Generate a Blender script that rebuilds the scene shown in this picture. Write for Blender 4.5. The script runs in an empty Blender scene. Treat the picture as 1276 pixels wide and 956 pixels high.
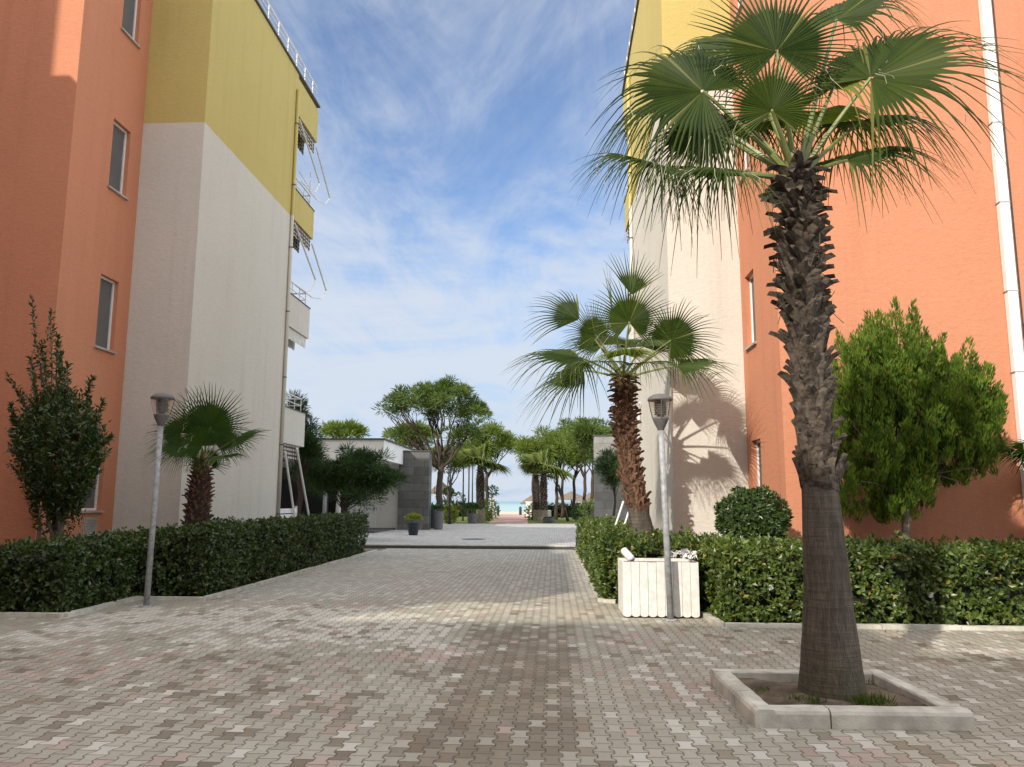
import bpy, math, random
import numpy as np
from mathutils import Vector, Matrix
R=math.radians
random.seed(7); rng=np.random.default_rng(7)
S=bpy.context.scene; C=S.collection

# ---------------------------------------------------------------- camera frame
F=985.0; CX,CY=638.0,478.0; CAM=np.array([0,0,1.6])
_p=math.atan((625-CY)/F); _y=R(3.0); _r=R(0.25)
FW=np.array([-math.sin(_y)*math.cos(_p),math.cos(_y)*math.cos(_p),math.sin(_p)])
_rt=np.array([math.cos(_y),math.sin(_y),0]); _up=np.cross(_rt,FW)
RT=math.cos(_r)*_rt+math.sin(_r)*_up; UP=np.cross(RT,FW)
def P(px,py,Y):
    "point at depth Y seen at a photograph pixel (used to take measurements)"
    d=FW+RT*(px-CX)/F-UP*(py-CY)/F
    return Vector((CAM+d*(Y/d[1])).tolist())
cam=bpy.data.cameras.new('camera'); cam.sensor_width=36; cam.lens=F/1276*36
cam.clip_start=.05; cam.clip_end=60000
co=bpy.data.objects.new('camera',cam); C.objects.link(co)
m=Matrix.Identity(4)
for i in range(3):
    m[i][0]=RT[i]; m[i][1]=UP[i]; m[i][2]=-FW[i]; m[i][3]=CAM[i]
co.matrix_world=m; S.camera=co

# ---------------------------------------------------------------- materials
class NT:
    def __init__(s,name):
        s.m=bpy.data.materials.new(name); s.m.use_nodes=True; s.t=s.m.node_tree; s.t.nodes.clear()
        s.out=s.n('ShaderNodeOutputMaterial')
        s.pos=s.n('ShaderNodeNewGeometry').outputs['Position']
    def n(s,k,**kw):
        nd=s.t.nodes.new(k)
        for a,b in kw.items(): setattr(nd,a,b)
        return nd
    def put(s,sock,v):
        if isinstance(v,bpy.types.NodeSocket): s.t.links.new(v,sock)
        elif v is not None:
            if sock.type=='RGBA' and not hasattr(v,'__len__'): v=(v,v,v,1)
            if sock.type=='RGBA' and len(v)==3: v=(*v,1)
            sock.default_value=v
    def math(s,op,a,b=None,c=None,clamp=False):
        nd=s.n('ShaderNodeMath',operation=op); nd.use_clamp=clamp
        for i,v in enumerate((a,b,c)):
            if v is not None: s.put(nd.inputs[i],v)
        return nd.outputs[0]
    def ramp(s,v,a,b,x=0,y=1):
        nd=s.n('ShaderNodeMapRange'); nd.interpolation_type='SMOOTHSTEP'
        s.put(nd.inputs[0],v)
        for i,q in ((1,a),(2,b),(3,x),(4,y)): s.put(nd.inputs[i],q)
        return nd.outputs[0]
    def mix(s,f,a,b,mode='MIX'):
        nd=s.n('ShaderNodeMix',data_type='RGBA',blend_type=mode)
        s.put(nd.inputs[0],f); s.put(nd.inputs[6],a); s.put(nd.inputs[7],b)
        return nd.outputs[2]
    def noise(s,scale,detail=3,rough=.55,vec=None,sc3=None,dist=0):
        v=vec or s.pos
        if sc3:
            mp=s.n('ShaderNodeVectorMath',operation='MULTIPLY'); s.put(mp.inputs[0],v); mp.inputs[1].default_value=sc3; v=mp.outputs[0]
        nd=s.n('ShaderNodeTexNoise'); s.put(nd.inputs['Vector'],v)
        nd.inputs['Scale'].default_value=scale; nd.inputs['Detail'].default_value=detail; nd.inputs['Roughness'].default_value=rough
        nd.inputs['Distortion'].default_value=dist
        return nd.outputs['Fac']
    def xyz(s):
        nd=s.n('ShaderNodeSeparateXYZ'); s.put(nd.inputs[0],s.pos); return nd.outputs
    def bump(s,h,strength=.3,dist=.02):
        nd=s.n('ShaderNodeBump'); nd.inputs['Strength'].default_value=strength; nd.inputs['Distance'].default_value=dist
        s.put(nd.inputs['Height'],h); return nd.outputs[0]
    def pbsdf(s,col,rough=.8,nrm=None,metal=0,spec=.5,**kw):
        b=s.n('ShaderNodeBsdfPrincipled')
        s.put(b.inputs['Base Color'],col); s.put(b.inputs['Roughness'],rough); b.inputs['Metallic'].default_value=metal
        b.inputs['Specular IOR Level'].default_value=spec
        if nrm: s.put(b.inputs['Normal'],nrm)
        for k,v in kw.items(): s.put(b.inputs[k.replace('_',' ')],v)
        s.t.links.new(b.outputs[0],s.out.inputs[0]); return b
def simple(name,col,rough=.7,var=.12,scale=8,bump=.15,bscale=60,metal=0,spec=.4):
    t=NT(name); n=t.noise(scale,4)
    c=t.mix(t.ramp(n,.3,.7),tuple(x*(1-var) for x in col),tuple(min(1,x*(1+var)) for x in col))
    nr=t.bump(t.noise(bscale,3),bump,.01) if bump else None
    t.pbsdf(c,rough,nr,metal,spec); return t.m
def render_wall(name,banded):
    t=NT(name)
    if banded:
        z=t.xyz()[2]; zz=t.math('ADD',z,t.math('MULTIPLY',t.math('SUBTRACT',t.noise(6,2),.5),.012))
        f=t.math('GREATER_THAN',zz,10.222)
        base=t.mix(f,(.645,.615,.55),(.565,.465,.17))
    else: base=(.59,.253,.146)
    big=t.noise(.45,5,.6); streak=t.noise(1.0,4,.6,sc3=(3.2,3.2,.16)); fine=t.noise(38,4,.7)
    c=t.mix(t.math('MULTIPLY',t.ramp(big,.35,.75),.26),base,t.mix(1,base,(.80,.78,.76),'MULTIPLY'))
    c=t.mix(t.math('MULTIPLY',t.ramp(streak,.48,.75),.30),c,t.mix(1,c,(.74,.70,.66),'MULTIPLY'))
    c=t.mix(t.math('MULTIPLY',t.ramp(fine,.35,.7),.20),c,t.mix(1,c,(.62,.60,.58),'MULTIPLY'))
    brush=t.noise(13,4,.6,sc3=(.6,.6,1.6)); c=t.mix(t.math('MULTIPLY',t.ramp(brush,.4,.7),.14),c,t.mix(1,c,(.70,.68,.66),'MULTIPLY'))
    # splash dirt close to the soil
    z=t.xyz()[2]; d=t.math('MULTIPLY',t.ramp(t.math('ADD',z,t.math('MULTIPLY',t.noise(2.5,4),.8)),.5,1.2,1,0),.35)
    c=t.mix(d,c,(.25,.2,.16))
    n1=t.noise(55,4,.65); n2=t.noise(9,2)
    h=t.math('ADD',n1,t.math('MULTIPLY',n2,.6))
    t.pbsdf(c,.92,t.bump(t.math('ADD',h,t.math('MULTIPLY',brush,.8)),.55,.014),spec=.2); return t.m
def leafmat(name,dark,light,pscale=2.5,rough=.45,trans=.35,spec=.5,dry=None,drya=.03,nw=.45,lo=.3,hi=.7):
    t=NT(name); g=t.t.nodes.new('ShaderNodeNewGeometry')
    rnd=g.outputs['Random Per Island']; n=t.noise(pscale,3)
    f=t.math('ADD',t.math('MULTIPLY',rnd,1-nw),t.math('MULTIPLY',t.ramp(n,lo,hi),nw))
    c=t.mix(f,dark,light)
    if dry:
        w=t.n('ShaderNodeTexWhiteNoise',noise_dimensions='1D'); t.put(w.inputs['W'],rnd)
        c=t.mix(t.math('LESS_THAN',w.outputs['Value'],drya),c,dry)
    b=t.pbsdf(c,rough,None,0,spec)
    tr=t.n('ShaderNodeBsdfTranslucent'); t.put(tr.inputs[0],t.mix(.5,c,(.25,.35,.03),'ADD') if False else t.mix(1,c,(1.5,1.6,.7),'MULTIPLY'))
    mx=t.n('ShaderNodeMixShader'); mx.inputs[0].default_value=trans
    t.t.links.new(b.outputs[0],mx.inputs[1]); t.t.links.new(tr.outputs[0],mx.inputs[2]); t.t.links.new(mx.outputs[0],t.out.inputs[0])
    return t.m
def barkmat(name,a,b,scale=6,stretch=(6,6,1.2),bump=.6):
    t=NT(name); g=t.t.nodes.new('ShaderNodeNewGeometry')
    n=t.noise(scale,5,.65,sc3=stretch)
    f=t.math('ADD',t.math('MULTIPLY',t.ramp(n,.3,.7),.6),t.math('MULTIPLY',g.outputs['Random Per Island'],.4))
    t.pbsdf(t.mix(f,a,b),.9,t.bump(n,bump,.03),spec=.15); return t.m
def M_(t,q): return t.math('MULTIPLY',t.ramp(q,.45,.75),.5)
def palm_smooth(name,a,b):
    t=NT(name); z=t.xyz()[2]
    n=t.noise(3,5,.7,sc3=(7,7,1)); fib=t.noise(20,3,.6,sc3=(5,5,.35)); ring=t.noise(16,3,.6,sc3=(.12,.12,1.6))
    f=t.math('ADD',t.math('MULTIPLY',t.ramp(n,.3,.7),.35),t.math('ADD',t.math('MULTIPLY',fib,.5),t.math('MULTIPLY',ring,.15)))
    blot=t.noise(2.2,5,.7); c=t.mix(M_(t,blot),t.mix(t.ramp(f,.2,.85),a,b),(.06,.05,.04))
    moss=t.math('MULTIPLY',t.ramp(t.math('ADD',z,t.math('MULTIPLY',t.noise(5,3),.5)),.25,.75,1,0),.4)
    c=t.mix(moss,c,(.10,.105,.05))
    t.pbsdf(c,.92,t.bump(t.math('ADD',ring,fib),.75,.03),spec=.12); return t.m

def pavermat(name,plaza=False):
    t=NT(name); x,y,z=t.xyz(); M=t.math
    pw,ph,amp=.111,.182,.115
    u=M('DIVIDE',M('ADD',x,40.03),pw); v=M('DIVIDE',M('ADD',y,40.02),ph)
    w=M('MULTIPLY',M('SINE',M('MULTIPLY',v,2*math.pi)),2.0); w=M('MINIMUM',M('MAXIMUM',w,-1),1)
    up=M('ADD',u,M('MULTIPLY',M('MULTIPLY',w,M('COSINE',M('MULTIPLY',u,math.pi))),amp))
    col=M('FLOOR',up); fu=M('FRACT',up); odd=M('MODULO',col,2)
    vv=M('ADD',v,M('ADD',-.25+20,M('MULTIPLY',odd,.5)))
    row=M('FLOOR',vv); fv=M('FRACT',vv)
    du=M('MULTIPLY',M('MINIMUM',fu,M('SUBTRACT',1,fu)),pw); dv=M('MULTIPLY',M('MINIMUM',fv,M('SUBTRACT',1,fv)),ph)
    d=M('MINIMUM',du,dv)
    d=M('ADD',d,M('MULTIPLY',M('SUBTRACT',t.noise(45,2),.5),.006))
    joint=t.ramp(d,.0015,.0062,1,0); edge=t.ramp(d,.002,.014)
    cv=t.n('ShaderNodeCombineXYZ'); t.put(cv.inputs[0],col); t.put(cv.inputs[1],row)
    wn=t.n('ShaderNodeTexWhiteNoise',noise_dimensions='2D'); t.put(wn.inputs['Vector'],cv.outputs[0])
    sp=t.n('ShaderNodeSeparateColor'); t.put(sp.inputs[0],wn.outputs['Color']); r1,r2,r3=sp.outputs
    # block centre in metres, for patches that follow whole blocks
    cx=M('SUBTRACT',M('MULTIPLY',M('ADD',col,.5),pw),40.03)
    cy=M('SUBTRACT',M('MULTIPLY',M('SUBTRACT',M('SUBTRACT',M('ADD',row,.5),-.25+20),M('MULTIPLY',odd,.5)),ph),40.02)
    cc=t.n('ShaderNodeCombineXYZ'); t.put(cc.inputs[0],cx); t.put(cc.inputs[1],cy); cen=cc.outputs[0]
    na=t.noise(.55,3,.6,vec=cen); nb=t.noise(.8,3,.6,vec=cen,sc3=(1.0,.75,1))
    if plaza:
        c=t.mix(r1,(.36,.35,.335),(.47,.46,.44)); c=t.mix(M('MULTIPLY',M('LESS_THAN',r2,.12),.5),c,(.33,.24,.22))
    else:
        g=M('ADD',M('MULTIPLY',r1,.55),M('MULTIPLY',t.ramp(na,.3,.7),.45))
        c=t.mix(g,(.255,.238,.185),(.385,.363,.298))
        # white blocks: more of them in the patch by the lamp on the left
        def box(a,b,cc_,dd,soft):
            fx=M('MULTIPLY',t.ramp(cx,a-soft,a+soft),t.ramp(cx,b-soft,b+soft,1,0))
            fy=M('MULTIPLY',t.ramp(cy,cc_-soft,cc_+soft),t.ramp(cy,dd-soft,dd+soft,1,0)); return M('MULTIPLY',fx,fy)
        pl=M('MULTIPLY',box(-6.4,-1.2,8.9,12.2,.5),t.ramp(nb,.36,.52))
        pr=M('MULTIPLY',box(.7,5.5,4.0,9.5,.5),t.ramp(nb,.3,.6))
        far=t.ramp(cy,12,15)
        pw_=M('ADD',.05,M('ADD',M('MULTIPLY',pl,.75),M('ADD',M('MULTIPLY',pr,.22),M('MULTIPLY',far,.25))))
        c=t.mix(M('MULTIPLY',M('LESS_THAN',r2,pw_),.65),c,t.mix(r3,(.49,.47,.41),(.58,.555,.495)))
        # pink blocks
        pk=M('ADD',.05,M('MULTIPLY',t.ramp(t.noise(.5,2,.5,vec=cen,sc3=(1,1.6,1)),.5,.68),.5))
        pk=M('MULTIPLY',pk,M('SUBTRACT',1,M('MULTIPLY',pl,.85)))
        c=t.mix(M('MULTIPLY',M('GREATER_THAN',r2,M('SUBTRACT',1,pk)),.6),c,t.mix(r3,(.30,.205,.165),(.42,.31,.27)))
        # grey olive, and the muddy track of wheels
        band=M('MULTIPLY',M('MULTIPLY',t.ramp(cx,-1.15,-.75),t.ramp(cx,.1,.3,1,0)),t.ramp(cy,10.2,11.0,1,0))
        low=M('MULTIPLY',t.ramp(cy,8.2,9.4,1,0),t.ramp(cx,-1.0,.0,1,0))
        dk=M('ADD',M('MULTIPLY',band,.80),M('ADD',M('MULTIPLY',low,.12),M('ADD',.03,M('MULTIPLY',t.ramp(na,.5,.66),.18))))
        c=t.mix(M('MULTIPLY',M('LESS_THAN',r3,dk),.78),c,t.mix(r1,(.125,.10,.066),(.215,.178,.125)))
        # cooler, paler stretch of road towards the step
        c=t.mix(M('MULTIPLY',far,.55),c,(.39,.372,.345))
        # warm sunlit strip beside the planter box, painted into the paver colour
        sun_strip=M('MULTIPLY',M('MULTIPLY',t.ramp(y,11.0,11.8),t.ramp(y,13.6,15.0,1,0)),M('MULTIPLY',t.ramp(x,-2.4,-1.2),t.ramp(t.noise(1.5,3),.3,.6)))
        c=t.mix(M('MULTIPLY',sun_strip,.35),c,(.50,.43,.30))
    st=t.noise(7,5,.65); c=t.mix(M('MULTIPLY',t.ramp(st,.45,.8),.30),c,t.mix(1,c,(.55,.52,.48),'MULTIPLY'))
    sp2=t.noise(130,2,.6); c=t.mix(M('MULTIPLY',t.ramp(sp2,.4,.7),.22),c,t.mix(1,c,(.6,.58,.55),'MULTIPLY'))
    big=t.noise(.35,5,.65,dist=.4); c=t.mix(M('MULTIPLY',t.ramp(big,.45,.7),.28),c,t.mix(1,c,(.70,.66,.58),'MULTIPLY'))
    dust=t.noise(1.1,6,.7,dist=.6); c=t.mix(M('MULTIPLY',t.ramp(dust,.5,.75),.22),c,(.42,.385,.30))
    jc=t.mix(t.noise(3,3),(.035,.03,.022),(.09,.078,.055))
    jm=M('MULTIPLY',joint,t.ramp(t.noise(2.2,3),.25,.55,.55,1) if not plaza else .6)
    c=t.mix(jm,c,jc)
    h=M('ADD',edge,M('ADD',M('MULTIPLY',r1,.25),M('MULTIPLY',sp2,.12)))
    t.pbsdf(c,t.math('ADD',.72,M('MULTIPLY',r2,.15)),t.bump(h,.55,.010),spec=.3); return t.m

MAT=dict(
 orange=render_wall('orange_render',False), banded=render_wall('white_and_yellow_render',True),
 paver=pavermat('interlocking_pavers'), plaza=pavermat('grey_plaza_pavers',True),
 concrete=simple('kerb_concrete',(.46,.44,.375),.9,.22,5,.4,70), step=simple('step_concrete',(.38,.365,.34),.9,.2,3,.3,40),
 darkstep=simple('dark_step',(.07,.068,.065),.9), soil=simple('soil',(.105,.08,.055),1,.45,6,.9,45),
 earth=simple('earth',(.13,.11,.075),1,.3,2,.6,20), sand=simple('sand',(.50,.43,.32),1,.1,.6,.3,8),
 pink=simple('pink_pavers',(.40,.25,.215),.9,.14,9,.3,20), lawn=None,
 white_metal=simple('white_painted_metal',(.78,.77,.75),.4,.05,5,0), galv=simple('galvanised_steel',(.30,.31,.31),.6,.25,14,.12,60,.15,.3),
 grey_metal=simple('grey_lamp_metal',(.12,.115,.115),.55,.1,9,0,60,0,.3), dark_metal=simple('dark_metal',(.035,.038,.04),.5,.1),
 white_wood=simple('white_painted_boards',(.66,.65,.61),.7,.10,9,.3,30), dark_wood=simple('dark_timber',(.10,.05,.035),.8,.2),
 white_wall=simple('white_plaster',(.74,.725,.68),.9,.05,2,.2,50), porch_shade=simple('painted_porch_shade',(.045,.045,.048),.9),
 roof_edge=simple('dark_roof_flashing',(.075,.07,.068),.6), 
 pot=simple('dark_blue_pot',(.022,.03,.036),.45,.2,5,0), potgrey=simple('grey_pot',(.13,.13,.135),.6,.15,5,0),
 dark_louvre=simple('dark_louvre',(.06,.06,.06),.5,.1), dark_boots=simple('dark_fibre',(.035,.026,.02),1,.4,20,.5),
 teal=simple('dark_teal_paint',(.03,.055,.06),.5), thatch=simple('thatch',(.16,.125,.10),1,.3,20,.6,50),
 red=simple('red_cloth',(.5,.1,.05),.8), white_cloth=simple('white_cloth',(.8,.79,.77),.85,.04), glass=None,
 soffit=simple('white_soffit',(.62,.6,.56),.9),
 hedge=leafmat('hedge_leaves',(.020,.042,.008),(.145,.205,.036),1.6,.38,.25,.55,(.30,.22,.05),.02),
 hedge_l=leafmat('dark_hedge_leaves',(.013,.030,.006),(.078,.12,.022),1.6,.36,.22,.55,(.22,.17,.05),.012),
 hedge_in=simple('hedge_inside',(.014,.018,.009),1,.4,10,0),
 laurel=leafmat('laurel_leaves',(.013,.030,.007),(.066,.105,.02),2,.32,.22,.6,(.16,.10,.03),.02),
 topi=leafmat('round_shrub_leaves',(.022,.045,.012),(.085,.14,.035),2,.35,.25,.5),
 thuja=leafmat('thuja_sprays',(.035,.08,.010),(.19,.29,.035),6,.6,.35,.3,(.20,.12,.04),.045,.68,.38,.62),
 boots_p=barkmat('pale_leaf_bases',(.09,.07,.05),(.34,.28,.21),5,(2,2,2)), pine=leafmat('pine_needles',(.03,.058,.012),(.13,.18,.034),.7,.55,.25,.3), pine_y=leafmat('bright_pine_needles',(.06,.095,.018),(.19,.25,.045),.7,.55,.3,.3),
 pine_d=leafmat('dark_pine_needles',(.014,.038,.010),(.06,.11,.028),1.2,.5,.22,.35),
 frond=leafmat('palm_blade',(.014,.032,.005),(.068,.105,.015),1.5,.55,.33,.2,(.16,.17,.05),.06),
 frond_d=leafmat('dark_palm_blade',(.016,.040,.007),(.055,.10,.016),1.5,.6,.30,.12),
 frond_y=leafmat('yellow_green_palm_blade',(.07,.10,.016),(.19,.23,.05),1.5,.6,.3,.12), fil=simple('palm_threads',(.42,.42,.28),.8,.1,8,0),  # yellow-green blade, paler than the other fronds
 petiole=simple('palm_stalk',(.17,.20,.06),.4,.2,6,.1), boots=barkmat('palm_leaf_bases',(.012,.010,.008),(.15,.122,.096),7,(3,3,3)),
 boots_r=barkmat('red_brown_leaf_bases',(.05,.024,.016),(.25,.145,.09),7,(3,3,3)), psmooth=palm_smooth('grey_palm_bark',(.07,.058,.045),(.16,.138,.112)),
 bark=barkmat('pine_bark',(.035,.025,.02),(.105,.078,.062)), barkg=barkmat('grey_bark',(.10,.08,.06),(.25,.21,.16)),
 grass=leafmat('grass_blades',(.04,.07,.015),(.12,.17,.03),3,.6,.3,.3), flower=simple('pale_petals',(.8,.72,.72),.7,.1,8,0),
 potplant=leafmat('yellow_green_leaves',(.11,.14,.02),(.30,.32,.05),3,.45,.3,.4), agave=leafmat('grey_green_leaves',(.03,.06,.03),(.08,.13,.06),3,.45,.2,.4),
 dryleaf=leafmat('dry_leaves',(.10,.07,.03),(.26,.20,.08),2,.6,.1,.2), litter=simple('white_litter',(.66,.65,.63),.6,.04,8,0),
)
def lawnm():
    t=NT('lawn'); n=t.noise(.6,4); f=t.noise(25,3)
    c=t.mix(t.math('ADD',t.math('MULTIPLY',n,.6),t.math('MULTIPLY',f,.4)),(.055,.085,.018),(.19,.24,.05))
    t.pbsdf(c,.95,t.bump(f,.8,.04),spec=.2); return t.m
MAT['lawn']=lawnm()
def stone(name,a,b):
    t=NT(name); x,y,z=t.xyz()
    v=t.n('ShaderNodeCombineXYZ'); t.put(v.inputs[0],t.math('ADD',x,y)); t.put(v.inputs[1],z)
    br=t.n('ShaderNodeTexBrick'); t.put(br.inputs['Vector'],v.outputs[0]); br.inputs['Scale'].default_value=1
    br.inputs['Brick Width'].default_value=1.1; br.inputs['Row Height'].default_value=.42; br.inputs['Mortar Size'].default_value=.008
    br.inputs['Color1'].default_value=(*a,1); br.inputs['Color2'].default_value=(*b,1); br.inputs['Mortar'].default_value=tuple(q*.5 for q in a)+(1,)
    n=t.noise(3,5,.6); c=t.mix(t.math('MULTIPLY',t.ramp(n,.3,.7),.5),br.outputs['Color'],t.mix(1,br.outputs['Color'],(.6,.6,.6),'MULTIPLY'))
    t.pbsdf(c,.85,t.bump(n,.3,.02),spec=.3); return t.m
MAT['stone_d']=stone('dark_stone_tiles',(.10,.10,.098),(.165,.163,.155)); MAT['stone_l']=stone('grey_stone_tiles',(.23,.23,.205),(.30,.295,.27))
def seam():
    t=NT('sea_water'); x,y,z=t.xyz(); n=t.noise(.05,4,.6,sc3=(.25,1,1)); 
    c=t.mix(t.ramp(t.math('ADD',y,t.math('MULTIPLY',n,300)),300,1700),(.33,.45,.44),(.17,.30,.34))
    t.pbsdf(c,.42,t.bump(t.noise(.9,3,.6,sc3=(.4,1,1)),.35,.3),spec=.35); return t.m
MAT['sea']=seam()
def glassm(name,col,rough):
    t=NT(name); n=t.noise(2,3); t.pbsdf(t.mix(n,col,tuple(q*1.4 for q in col)),rough,None,0,.25); return t.m
MAT['pane']=glassm('window_with_mesh_screen',(.10,.10,.098),.6)
def clear():
    t=NT('lamp_glass'); tr=t.n('ShaderNodeBsdfTransparent'); tr.inputs[0].default_value=(.93,.90,.84,1)
    gl=t.n('ShaderNodeBsdfGlossy'); gl.inputs[1].default_value=.08; gl.inputs[0].default_value=(1,1,1,1)
    df=t.n('ShaderNodeBsdfTranslucent'); df.inputs[0].default_value=(.8,.74,.66,1)
    m0=t.n('ShaderNodeMixShader'); m0.inputs[0].default_value=.12; t.t.links.new(tr.outputs[0],m0.inputs[1]); t.t.links.new(df.outputs[0],m0.inputs[2])
    mx=t.n('ShaderNodeMixShader'); mx.inputs[0].default_value=.10
    t.t.links.new(m0.outputs[0],mx.inputs[1]); t.t.links.new(gl.outputs[0],mx.inputs[2]); t.t.links.new(mx.outputs[0],t.out.inputs[0]); return t.m
MAT['lglass']=clear()
def lattice():
    t=NT('patterned_valance_cloth'); x,y,z=t.xyz()
    a=t.math('SINE',t.math('MULTIPLY',t.math('ADD',t.math('ADD',x,y),z),26)); b=t.math('SINE',t.math('MULTIPLY',t.math('SUBTRACT',t.math('ADD',x,y),z),26))
    f=t.math('GREATER_THAN',t.math('MULTIPLY',a,b),.22)
    t.pbsdf(t.mix(f,(.06,.045,.035),(.58,.55,.50)),.85,spec=.2); return t.m
MAT['valance']=lattice()

# ---------------------------------------------------------------- mesh helpers
class MB:
    def __init__(s): s.v=[]; s.f=[]; s.mi=[]; s.n=0; s.smooth=False
    def add(s,vs,fs,mi=0):
        b=s.n; s.v.append(np.asarray(vs,float).reshape(-1,3)); s.n+=len(vs)
        s.f.extend([tuple(b+i for i in f) for f in fs]); s.mi.extend([mi]*len(fs))
    def box(s,a,b,mi=0):
        x0,y0,z0=a; x1,y1,z1=b
        s.add([(x0,y0,z0),(x1,y0,z0),(x1,y1,z0),(x0,y1,z0),(x0,y0,z1),(x1,y0,z1),(x1,y1,z1),(x0,y1,z1)],
              [(3,2,1,0),(4,5,6,7),(0,1,5,4),(1,2,6,5),(2,3,7,6),(3,0,4,7)],mi)
    def cbox(s,a,b,c=.015,mi=0):
        "box with chamfered top edges"
        x0,y0,z0=a; x1,y1,z1=b
        s.add([(x0,y0,z0),(x1,y0,z0),(x1,y1,z0),(x0,y1,z0),(x0,y0,z1-c),(x1,y0,z1-c),(x1,y1,z1-c),(x0,y1,z1-c),
               (x0+c,y0+c,z1),(x1-c,y0+c,z1),(x1-c,y1-c,z1),(x0+c,y1-c,z1)],
              [(3,2,1,0),(0,1,5,4),(1,2,6,5),(2,3,7,6),(3,0,4,7),(4,5,9,8),(5,6,10,9),(6,7,11,10),(7,4,8,11),(8,9,10,11)],mi)
    def prism(s,poly,z0,z1,mi=0):
        n=len(poly); s.add([(x,y,z0) for x,y in poly]+[(x,y,z1) for x,y in poly],
            [tuple(range(n,2*n)),tuple(range(n-1,-1,-1))]+[(i,(i+1)%n,n+(i+1)%n,n+i) for i in range(n)],mi)
    def quad(s,a,b,c,d,mi=0): s.add([a,b,c,d],[(0,1,2,3)],mi)
    def tube(s,pts,r,n=8,mi=0,caps=True):
        pts=[Vector(p) for p in pts]; k=len(pts); rs=r if hasattr(r,'__len__') else [r]*k
        vs=[]; up=None
        for i,p in enumerate(pts):
            t=(pts[min(i+1,k-1)]-pts[max(i-1,0)]).normalized()
            if up is None: up=t.orthogonal().normalized()
            up=(up-t*up.dot(t)).normalized() if (up-t*up.dot(t)).length>1e-6 else t.orthogonal().normalized()
            b=t.cross(up)
            for j in range(n):
                a=2*math.pi*j/n; vs.append(p+(up*math.cos(a)+b*math.sin(a))*rs[i])
        fs=[(i*n+j,i*n+(j+1)%n,(i+1)*n+(j+1)%n,(i+1)*n+j) for i in range(k-1) for j in range(n)]
        if caps: fs+=[tuple(range(n-1,-1,-1)),tuple((k-1)*n+j for j in range(n))]
        s.add([tuple(v) for v in vs],fs,mi)
    def lathe(s,prof,c,n=24,mi=0):
        vs=[];k=len(prof)
        for r,z in prof:
            for j in range(n):
                a=2*math.pi*j/n; vs.append((c[0]+r*math.cos(a),c[1]+r*math.sin(a),c[2]+z))
        s.add(vs,[(i*n+j,i*n+(j+1)%n,(i+1)*n+(j+1)%n,(i+1)*n+j) for i in range(k-1) for j in range(n)],mi)
    def leaves(s,Pb,D,N,L,W,mi=0,fold=.25,back=.45):
        "n folded diamond leaves: base, direction, upper side, length, half width"
        D=D/np.linalg.norm(D,axis=1,keepdims=True); B=np.cross(N,D); nb=np.linalg.norm(B,axis=1,keepdims=True); nb[nb<1e-6]=1; B/=nb
        N=np.cross(D,B); L=np.broadcast_to(L,(len(Pb),))[:,None]; W=np.broadcast_to(W,(len(Pb),))[:,None]
        mid=Pb+D*L*back
        V=np.stack([Pb,mid+B*W+N*W*fold,Pb+D*L-N*L*.06,mid-B*W+N*W*fold],1).reshape(-1,3)
        b=s.n; s.v.append(V); s.n+=len(V)
        for i in range(len(Pb)): q=b+4*i; s.f.append((q,q+1,q+2)); s.f.append((q,q+2,q+3))
        s.mi.extend([mi]*(2*len(Pb)))
    def build(s,name,mats,parent=None,smooth=False):
        me=bpy.data.meshes.new(name)
        V=np.concatenate(s.v) if s.v else np.zeros((0,3))
        off=Vector((0,0,0)) if parent is None else parent.location
        V=V-np.array(off)
        me.from_pydata(V.tolist(),[],s.f)
        mats=mats if isinstance(mats,(list,tuple)) else [mats]
        for q in mats: me.materials.append(MAT[q] if isinstance(q,str) else q)
        if len(mats)>1: me.polygons.foreach_set('material_index',s.mi)
        if smooth: me.polygons.foreach_set('use_smooth',[True]*len(me.polygons))
        me.update(); o=bpy.data.objects.new(name,me); C.objects.link(o)
        if parent is not None: o.parent=parent if parent.type=='EMPTY' or True else None
        return o
def sub(mb,name,mats,part,smooth=False):
    "sub-part: its parent is a part whose origin sits at its thing's base"
    o=mb.build(name,mats,None,smooth); o.parent=part
    off=part.parent.location if part.parent else Vector((0,0,0))
    o.data.transform(Matrix.Translation(-off)); return o
def thing(name,label,cat,loc=(0,0,0),group=None):
    o=bpy.data.objects.new(name,None); o.empty_display_size=.2; C.objects.link(o); o.location=loc
    o['label']=label; o['category']=cat
    if group: o['group']=group
    return o
def tag(o,label,cat,group=None):
    o['label']=label; o['category']=cat
    if group: o['group']=group
    return o
def struct(mb,name,mat,smooth=False):
    o=mb.build(name,mat,None,smooth); o['kind']='structure'; return o
def stuff(o): o['kind']='stuff'; return o
def unit(n): 
    v=rng.normal(size=(n,3)); return v/np.linalg.norm(v,axis=1,keepdims=True)
def copy_tree(o,parent=None):
    c=o.copy(); C.objects.link(c)
    if parent is not None: c.parent=parent
    for ch in list(o.children): copy_tree(ch,c)
    return c

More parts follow.
